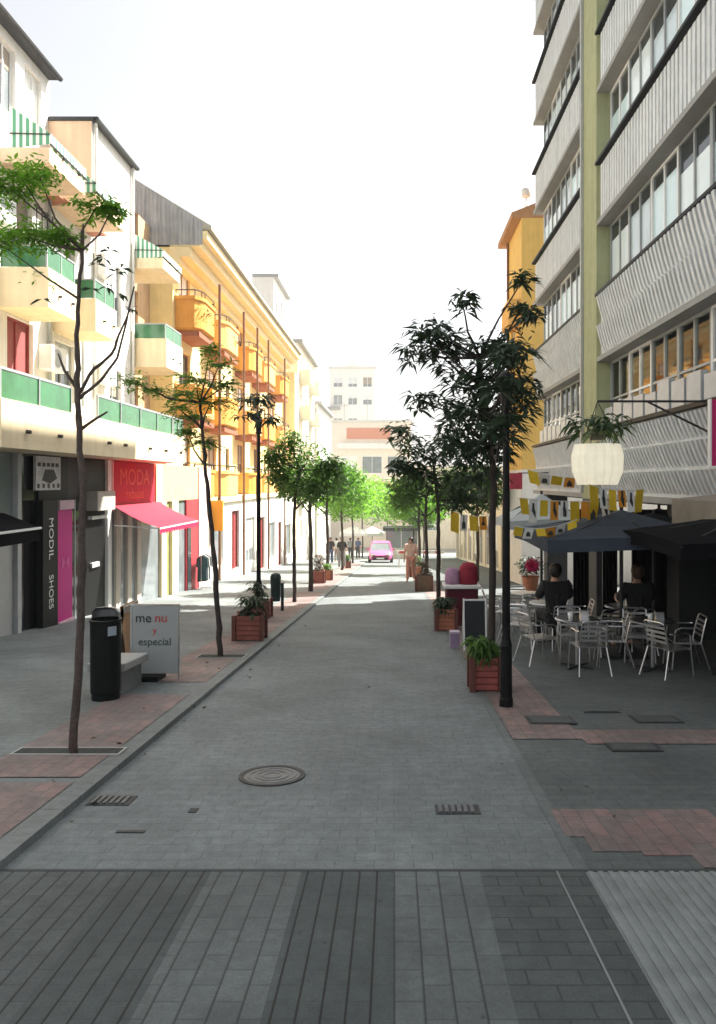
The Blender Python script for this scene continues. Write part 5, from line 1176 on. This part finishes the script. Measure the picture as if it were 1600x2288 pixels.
# ------------------------------------------------------------------ people
def skin_obj(name, verts, edges, radii, mat, parent, sub=1):
    me = bpy.data.meshes.new(name); me.from_pydata([tuple(v) for v in verts], edges, []); me.materials.append(mat)
    o = bpy.data.objects.new(name, me); COL.objects.link(o); o.parent = parent
    o.modifiers.new('skin', 'SKIN')
    if not me.skin_vertices: me.skin_vertices.new()
    for i, r_ in enumerate(radii):
        sv = me.skin_vertices[0].data[i]; sv.radius = (r_, r_) if not isinstance(r_, tuple) else r_; sv.use_root = (i == 0)
    s_ = o.modifiers.new('sub', 'SUBSURF'); s_.levels = sub; s_.render_levels = sub
    for p in me.polygons: p.use_smooth = True
    return o
def person(label, loc, rz, shirt, trousers, hair, pose='stand', group=None, k=1.0, skirt=False):
    t = thing('person', label, 'person', loc, group, rz)       # faces +y
    sit = pose == 'sit'; pz = .50 if sit else .93
    J_ = {'pel':(0,0,pz), 'sp':(0,-.01,pz+.2), 'ch':(0,-.02,pz+.40), 'nk':(0,-.005,pz+.53), 'hd':(0,.02,pz+.585), 'hm':(0,.028,pz+.67), 'ht':(0,.015,pz+.75)}
    for s_, n in ((-1,'l'),(1,'r')):
        J_['hp'+n] = (s_*.09,0,pz-.04)
        if sit: J_['kn'+n] = (s_*.13,.43,pz+.0); J_['an'+n] = (s_*.13,.40,.09); J_['to'+n] = (s_*.14,.55,.035)
        else:
            st = .22 if pose == 'walk' else .03
            J_['kn'+n] = (s_*.10,s_*st*.5+.03,pz*.53); J_['an'+n] = (s_*.10,s_*st-.02,.09); J_['to'+n] = (s_*.12,s_*st+.13,.035)
        J_['sh'+n] = (s_*.18,-.02,pz+.47)
        if sit: J_['el'+n] = (s_*.25,.08,pz+.24); J_['wr'+n] = (s_*.17,.32,pz+.26)
        else: J_['el'+n] = (s_*.25,-.04-s_*.03,pz+.19); J_['wr'+n] = (s_*.26,.06-s_*.06,pz-.05)
        w_ = Vector(J_['wr'+n]); d = (w_-Vector(J_['el'+n])).normalized(); J_['pm'+n] = tuple(w_+d*.07)
        sd = d.cross(Vector((s_,0,.01))).normalized()
        for q, (off, ln) in enumerate(((-.03,.06),(-.011,.08),(.010,.082),(.030,.068))): J_['f%d%s' % (q,n)] = tuple(w_+d*(.075+ln)+sd*off*1.15+Vector((-s_*.012,.012,0)))
        J_['th'+n] = tuple(w_+d*.06+sd*-.055)
    names = list(J_); idx = {n: i for i, n in enumerate(names)}
    ed = [('pel','sp'),('sp','ch'),('ch','nk'),('nk','hd'),('hd','hm'),('hm','ht')]
    for n in 'lr': ed += [('pel','hp'+n),('hp'+n,'kn'+n),('kn'+n,'an'+n),('an'+n,'to'+n),('ch','sh'+n),('sh'+n,'el'+n),('el'+n,'wr'+n),('wr'+n,'pm'+n),('wr'+n,'th'+n)]+[('pm'+n,'f%d%s' % (q,n)) for q in range(4)]
    rad = {'pel':(.14,.10),'sp':(.125,.09),'ch':(.155,.105),'nk':.05,'hd':.06,'hm':(.078,.095),'ht':(.055,.07),'hp':.085,'kn':.055,'an':.038,'to':.03,'sh':.055,'el':.04,'wr':.027,'pm':(.03,.022),'th':.010}
    rr = lambda n: rad.get(n) or rad.get(n[:-1]) or .009
    thin = lambda n: .78 if n[:2] in ('pe','sp','ch','sh','hp') else 1
    skin_obj('body', [Vector(J_[n])*k for n in names], [(idx[a], idx[b]) for a, b in ed], [tuple(q*k*thin(n) for q in rr(n)) if isinstance(rr(n), tuple) else rr(n)*k*thin(n) for n in names], skin, t)
    def cloth(name, keys, edges, grow, mat):
        ii = {n: i for i, n in enumerate(keys)}; R2 = []
        for n in keys:
            q = rr(n); q = q if isinstance(q, tuple) else (q, q); R2.append(tuple(k*(e+grow) for e in q))
        skin_obj(name, [Vector(J_[n])*k for n in keys], [(ii[a], ii[b]) for a, b in edges], R2, mat, t)
    J_['cl'] = (0,-.012,pz+.49); rad['cl'] = (.062,.055)
    cloth('shirt', ['sp','pel','ch','shl','shr','ell','elr','cl'], [('ch','cl'),('pel','sp'),('sp','ch'),('ch','shl'),('ch','shr'),('shl','ell'),('shr','elr')], .032, shirt)
    cloth('trousers', ['pel','hpl','hpr','knl','knr','anl','anr'], [('pel','hpl'),('pel','hpr'),('hpl','knl'),('hpr','knr'),('knl','anl'),('knr','anr')], .026, trousers)
    hb = MB(); hc = Vector((0,-.012,pz+.695))*k; hb.lathe([(.05*k,-.12*k),(.085*k,-.07*k),(.096*k,.0),(.086*k,.05*k),(.05*k,.085*k),(0,.095*k)], hc, 14, sy=1.08); build(hb, 'hair', hair, t, smooth=True, local=True)
    fb = MB(); hc = Vector((0,.118,pz+.66))*k
    fb.lathe([(0,-.012*k),(.012*k,-.008*k),(.008*k,.015*k),(0,.02*k)], hc, 8); build(fb, 'nose', skin, t, smooth=True, local=True)
    eb = MB()
    for s_ in (-1,1): eb.lathe([(0,-.007*k),(.009*k,0),(0,.007*k)], Vector((s_*.03,.112,pz+.69))*k, 8)
    build(eb, 'eyes', ink, t, local=True)
    return t
hair = M('dark_hair', (.02,.014,.01), .5, .2, 20); hair2 = M('brown_hair', (.08,.045,.025), .5, .2, 20)
cblack = M('black_cloth', (.02,.02,.022), .85, .2, 9); cwhite = M('white_cloth', (.62,.61,.58), .85, .08, 9); cteal = M('teal_cloth', (.03,.08,.09), .85, .15, 9); crose = M('rose_cloth', (.52,.26,.20), .85, .15, 9); cblue = M('blue_cloth', (.06,.08,.16), .85, .15, 9); cgrey = M('grey_cloth', (.22,.22,.22), .85, .15, 9)
ry = 24.4; rz_ = gz(ry)+.05; rk = thing('clothes_rack', 'small rack of dark teal and white clothes outside the red shop door', 'rack', (-6.1, ry, rz_))
mb = MB()
for q in (-.3, .3): mb.tube([(-6.1,ry+q,rz_-.02),(-6.1,ry+q,rz_+1.12)], .012, 6); mb.bar((-6.28,ry+q,rz_+.01),(-5.92,ry+q,rz_+.01),.025)
mb.tube([(-6.1,ry-.3,rz_+1.1),(-6.1,ry+.3,rz_+1.1)], .012, 6); build(mb, 'rail', alu, rk)
for q, m_ in ((-.22,cteal),(-.10,cblack),(.02,cwhite),(.14,cteal),(.25,cblack)):
    mb = MB(); mb.prism([(-.03,1.09),(.03,1.09),(.17,1.0),(.19,.72),(.14,.72),(.15,.28),(-.15,.25),(-.14,.72),(-.19,.72),(-.17,1.0)], (-6.1,ry+q,rz_), XP, (0,0,1), (0,.05,0)); build(mb, 'garment', m_, rk)
c = G(918, 1300); person('person with dark hair in a rose top by the right-hand trees', Vector((c.x, c.y, gz(c.y)+.004)), R(170), M('pale_rose_cloth', (.62,.44,.38), .85, .15, 9), crose, hair, 'walk')
person('person in black sitting at the nearest cafe table, back to the viewer', gp(2.42,11.38)+Vector((0,.02,0)), R(6), cblack, cblack, hair, 'sit')
person('person in dark clothes sitting under the parasol by the pole', gp(3.5,10.93), R(9), cblack, cgrey, hair2, 'sit')
for lb, px, Y, rz, a, b_, h_, ps_ in (('person in white standing under the white parasol far down the street', 752, 54, 30, cwhite, cgrey, hair, 'stand'), ('person in black walking far down the street left of the pink car', 738, 47, 180, cblack, cblue, hair2, 'walk'),
    ('person in a blue top beside the far white parasol', 800, 60, 150, cblue, cblack, hair, 'stand'), ('person in grey walking behind the pink car on the left', 783, 58, 10, cgrey, cblack, hair, 'walk'), ('person in a black top near the far planter on the left', 764, 41, 170, cblack, cgrey, hair, 'walk')):
    p = W(px, 1200, Y); person(lb, Vector((p.x, Y, gz(Y)+(.05 if p.x < -1.95 else .006))), R(rz), a, b_, h_, ps_)

# ------------------------------------------------------------------ far street: car, parasols, barrier, kiosk
def car(label, loc, rz, paint, plate=True):
    t = thing('parked_car', label, 'car', loc, None, rz)        # nose towards -y
    secs = [(-1.85,.60,.38,.66),(-1.72,.76,.30,.78),(-1.2,.83,.26,.86),(-.75,.85,.25,.93),(.3,.86,.25,.95),(1.3,.84,.26,.95),(1.72,.78,.32,.90),(1.82,.66,.42,.78)]
    mb = MB(); n = 10
    for y, hw, z0, z1 in secs:
        mb.v += [Vector(p) for p in ((-hw*.8,y,z0),(-hw*.98,y,z0+.08),(-hw,y,z0+(z1-z0)*.5),(-hw*.95,y,z1-.06),(-hw*.78,y,z1),(hw*.78,y,z1),(hw*.95,y,z1-.06),(hw,y,z0+(z1-z0)*.5),(hw*.98,y,z0+.08),(hw*.8,y,z0))]
    for i in range(len(secs)-1):
        for k in range(n): a = i*n+k; b_ = i*n+(k+1) % n; mb.f.append((a,b_,b_+n,a+n))
    mb.f.append(tuple(range(n))); mb.f.append(tuple((len(secs)-1)*n+k for k in reversed(range(n))))
    build(mb, 'body', paint, t, smooth=True, local=True)
    def cab(z0, z1, ys0, ys1, w0, w1):
        m = MB(); m.v += [Vector(p) for p in ((-w0,ys0[0],z0),(w0,ys0[0],z0),(w0,ys0[1],z0),(-w0,ys0[1],z0),(-w1,ys1[0],z1),(w1,ys1[0],z1),(w1,ys1[1],z1),(-w1,ys1[1],z1))]
        m.f += [(3,2,1,0),(4,5,6,7),(0,1,5,4),(1,2,6,5),(2,3,7,6),(3,0,4,7)]; return m
    build(cab(.92,1.38,(-.85,1.62),(-.25,1.25),.74,.60), 'windscreen_glass', glass2, t, local=True)
    r = cab(1.382,1.44,(-.28,1.28),(-.1,1.1),.61,.54)
    for s_ in (-1,1):
        r.bar((s_*.75,-.86,.92),(s_*.61,-.25,1.39),.05); r.bar((s_*.75,1.62,.92),(s_*.61,1.26,1.39),.06); r.bar((s_*.75,.4,.92),(s_*.61,.4,1.39),.06)
    build(r, 'roof', paint, t, local=True)
    for s_ in (-1,1):
        for y in (-1.15,1.15):
            m = MB(); m.tube([(s_*.86,y,.30),(s_*.66,y,.30)], .30, 20); w_ = build(m, 'wheel', black, t, local=True); m = MB(); m.tube([(s_*.87,y,.30),(s_*.85,y,.30)], .18, 14); build(m, 'rim', alu, w_, local=True)
        m = MB(); m.obox((s_*.52,-1.79,.66), (.16,0,0), (0,.05,0), (0,0,.075)); build(m, 'headlight', M('lamp_glass', (.7,.7,.68), .15, .05, 5), t, local=True)
        m = MB(); m.obox((s_*.88,-.70,.98), (.09,0,0), (0,.05,0), (0,0,.06)); build(m, 'mirror', paint, t, local=True)
    m = MB(); m.box(-.5,.5,-1.88,-1.80,.36,.50); build(m, 'grille', black, t, local=True)
    m = MB(); m.box(-.26,.26,-1.90,-1.881,.40,.50); build(m, 'plate', plasticw, t, local=True)
    return t
pinkpaint = M('pink_paint', (.62,.13,.33), .25, .05, 3, spec=.6)
c = G(850, 1258); car('pink car parked facing the viewer at the far end of the street', Vector((c.x, c.y+1.9, gz(c.y+1.9)+.006)), R(0), pinkpaint)
def far_parasol(label, px, Y, hw, m_):
    x = (px-PX)/F*Y; z = gz(Y); t = thing('market_parasol', label, 'parasol', (x,Y,z)); mb = MB(); ap = Vector((x,Y,z+2.75)); E = [Vector((x+sx*hw,Y+sy*hw,z+2.2)) for sx, sy in ((-1,-1),(1,-1),(1,1),(-1,1))]
    for k in range(4): a, b_ = E[k], E[(k+1) % 4]; mb.poly([ap,a,b_]); mb.quad(a, a-Vector((0,0,.22)), b_-Vector((0,0,.22)), b_)
    build(mb, 'canopy', m_, t); mb = MB(); mb.tube([(x,Y,z),(x,Y,z+2.75)], .03, 8); build(mb, 'pole', darkmetal, t)
far_parasol('white square parasol far down the street left of the pink car', 790, 62, 1.1, M('white_canvas', (.78,.77,.78), .8, .05, 3))
far_parasol('second white square parasol directly behind the pink car', 832, 66, 1.0, M('white_canvas', (.78,.77,.78)))
k_ = thing('kiosk', 'glazed kiosk with a dark flat roof behind the pink car', 'kiosk', (.4, 67, gz(67)))
x0, x1, y = -.7, 2.0, 63.5; z = gz(y); mb = MB(); mb.box(x0-.2, x1+.2, y-.3, y+2.4, z+2.35, z+2.62); build(mb, 'roof', darkmetal, k_)
mb = MB(); mb.box(x0, x1, y, y+2.2, z-.1, z+.9); build(mb, 'counter', pale, k_); mb = MB(); mb.box(x0+.03, x1-.03, y+.05, y+2.1, z+.901, z+2.349); build(mb, 'glazing', glass2, k_)
for x in (x0, .6, x1-.05):
    mb = MB(); mb.box(x, x+.05, y-.01, y+.04, z+.901, z+2.349); build(mb, 'post', wframe, k_)
t = thing('street_barrier', 'low white barrier across the road right of the pink car', 'barrier', (1.3, 44, gz(44))); z = gz(44)
mb = MB(); mb.box(.15, 2.9, 43.96, 44.04, z+.80, z+.98); build(mb, 'rail', plasticw, t)
for x in (.3, 1.5, 2.7):
    mb = MB(); mb.box(x-.04, x+.04, 43.95, 44.05, z-.05, z+.80); build(mb, 'leg', plasticw, t)
mb = MB()
for i in range(4): mb.box(.3+i*.7, .6+i*.7, 43.952, 43.959, z+.82, z+.96)
build(mb, 'red_stripes', redink, t)

# dry leaves and paper scraps blown along the kerb and round the tree pits
mb = MB()
for q in range(110):
    x = random.choice((random.gauss(-1.85,.12), random.uniform(-5.5,5), random.gauss(1.0,.25), random.gauss(-2.4,.35))); y = random.uniform(4.2,16)
    z = gz(y)+(.060 if x < -2.08 else .018); a = random.uniform(0,6.28); l = random.uniform(.012,.03)
    u = Vector((math.cos(a)*l, math.sin(a)*l, random.uniform(-.2,.4)*l)); v = Vector((-math.sin(a)*l*.45, math.cos(a)*l*.45, random.uniform(0,.4)*l)); p = Vector((x,y,z))
    mb.quad(p-u, p+v, p+u, p-v)
lt = build(mb, 'fallen_leaves', M('dry_leaf', (.07,.06,.035), .9, .5, 30)); lt['kind'] = 'stuff'

# ------------------------------------------------------------------ hazy air
mb = MB(); mb.box(-320, 320, -60, 420, -7.5, 22)
hz = build(mb, 'haze', bpy.data.materials.new('haze_air')); hz['kind'] = 'stuff'
hm = hz.data.materials[0]; hm.use_nodes = True; hn = hm.node_tree; hn.nodes.remove(hn.nodes['Principled BSDF'])
pv = hn.nodes.new('ShaderNodeVolumePrincipled'); pv.inputs['Density'].default_value = .0013; pv.inputs['Color'].default_value = (.95,.95,.93,1); pv.inputs['Anisotropy'].default_value = .2
hn.links.new(pv.outputs[0], hn.nodes['Material Output'].inputs['Volume'])

# ------------------------------------------------------------------ light, sky, camera
el, az = R(50), R(36)                                       # sun high, over the right-hand roofs and a little ahead
sv = Vector((math.cos(az)*math.cos(el), math.sin(az)*math.cos(el), math.sin(el)))
sd = bpy.data.lights.new('sun', 'SUN'); sd.energy = 5.0; sd.angle = R(.5); sd.color = (1, .95, .86)
so = bpy.data.objects.new('sun', sd); COL.objects.link(so); so.rotation_euler = sv.to_track_quat('Z', 'Y').to_euler()
w = bpy.data.worlds.new('World'); sc.world = w; w.use_nodes = True; nt = w.node_tree
sky = nt.nodes.new('ShaderNodeTexSky'); sky.sky_type = 'NISHITA'; sky.sun_disc = False; sky.sun_elevation = el; sky.sun_rotation = R(90)-az
sky.air_density = 1.0; sky.dust_density = 4.0; sky.ozone_density = 1.0; sky.altitude = 0
hs = nt.nodes.new('ShaderNodeHueSaturation'); hs.inputs['Saturation'].default_value = .22
nt.links.new(sky.outputs[0], hs.inputs['Color']); nt.links.new(hs.outputs[0], nt.nodes['Background'].inputs[0])
nt.nodes['Background'].inputs[1].default_value = .075
cd = bpy.data.cameras.new('camera'); cam = bpy.data.objects.new('camera', cd); COL.objects.link(cam); sc.camera = cam
cd.sensor_fit = 'HORIZONTAL'; cd.sensor_width = 36; cd.lens = F/1600*36; cd.shift_x = -(PX-800)/1600; cd.shift_y = -(1144-PY)/1600
cd.clip_start = .05; cd.clip_end = 4000
cam.location = (0, 0, H); cam.rotation_euler = (R(90), 0, 0)
sc.view_settings.view_transform = 'Standard'; sc.view_settings.look = 'None'; sc.view_settings.exposure = 1.8; sc.view_settings.gamma = 1
sc.cycles.max_bounces = 8; sc.cycles.transparent_max_bounces = 12; sc.cycles.use_denoising = True
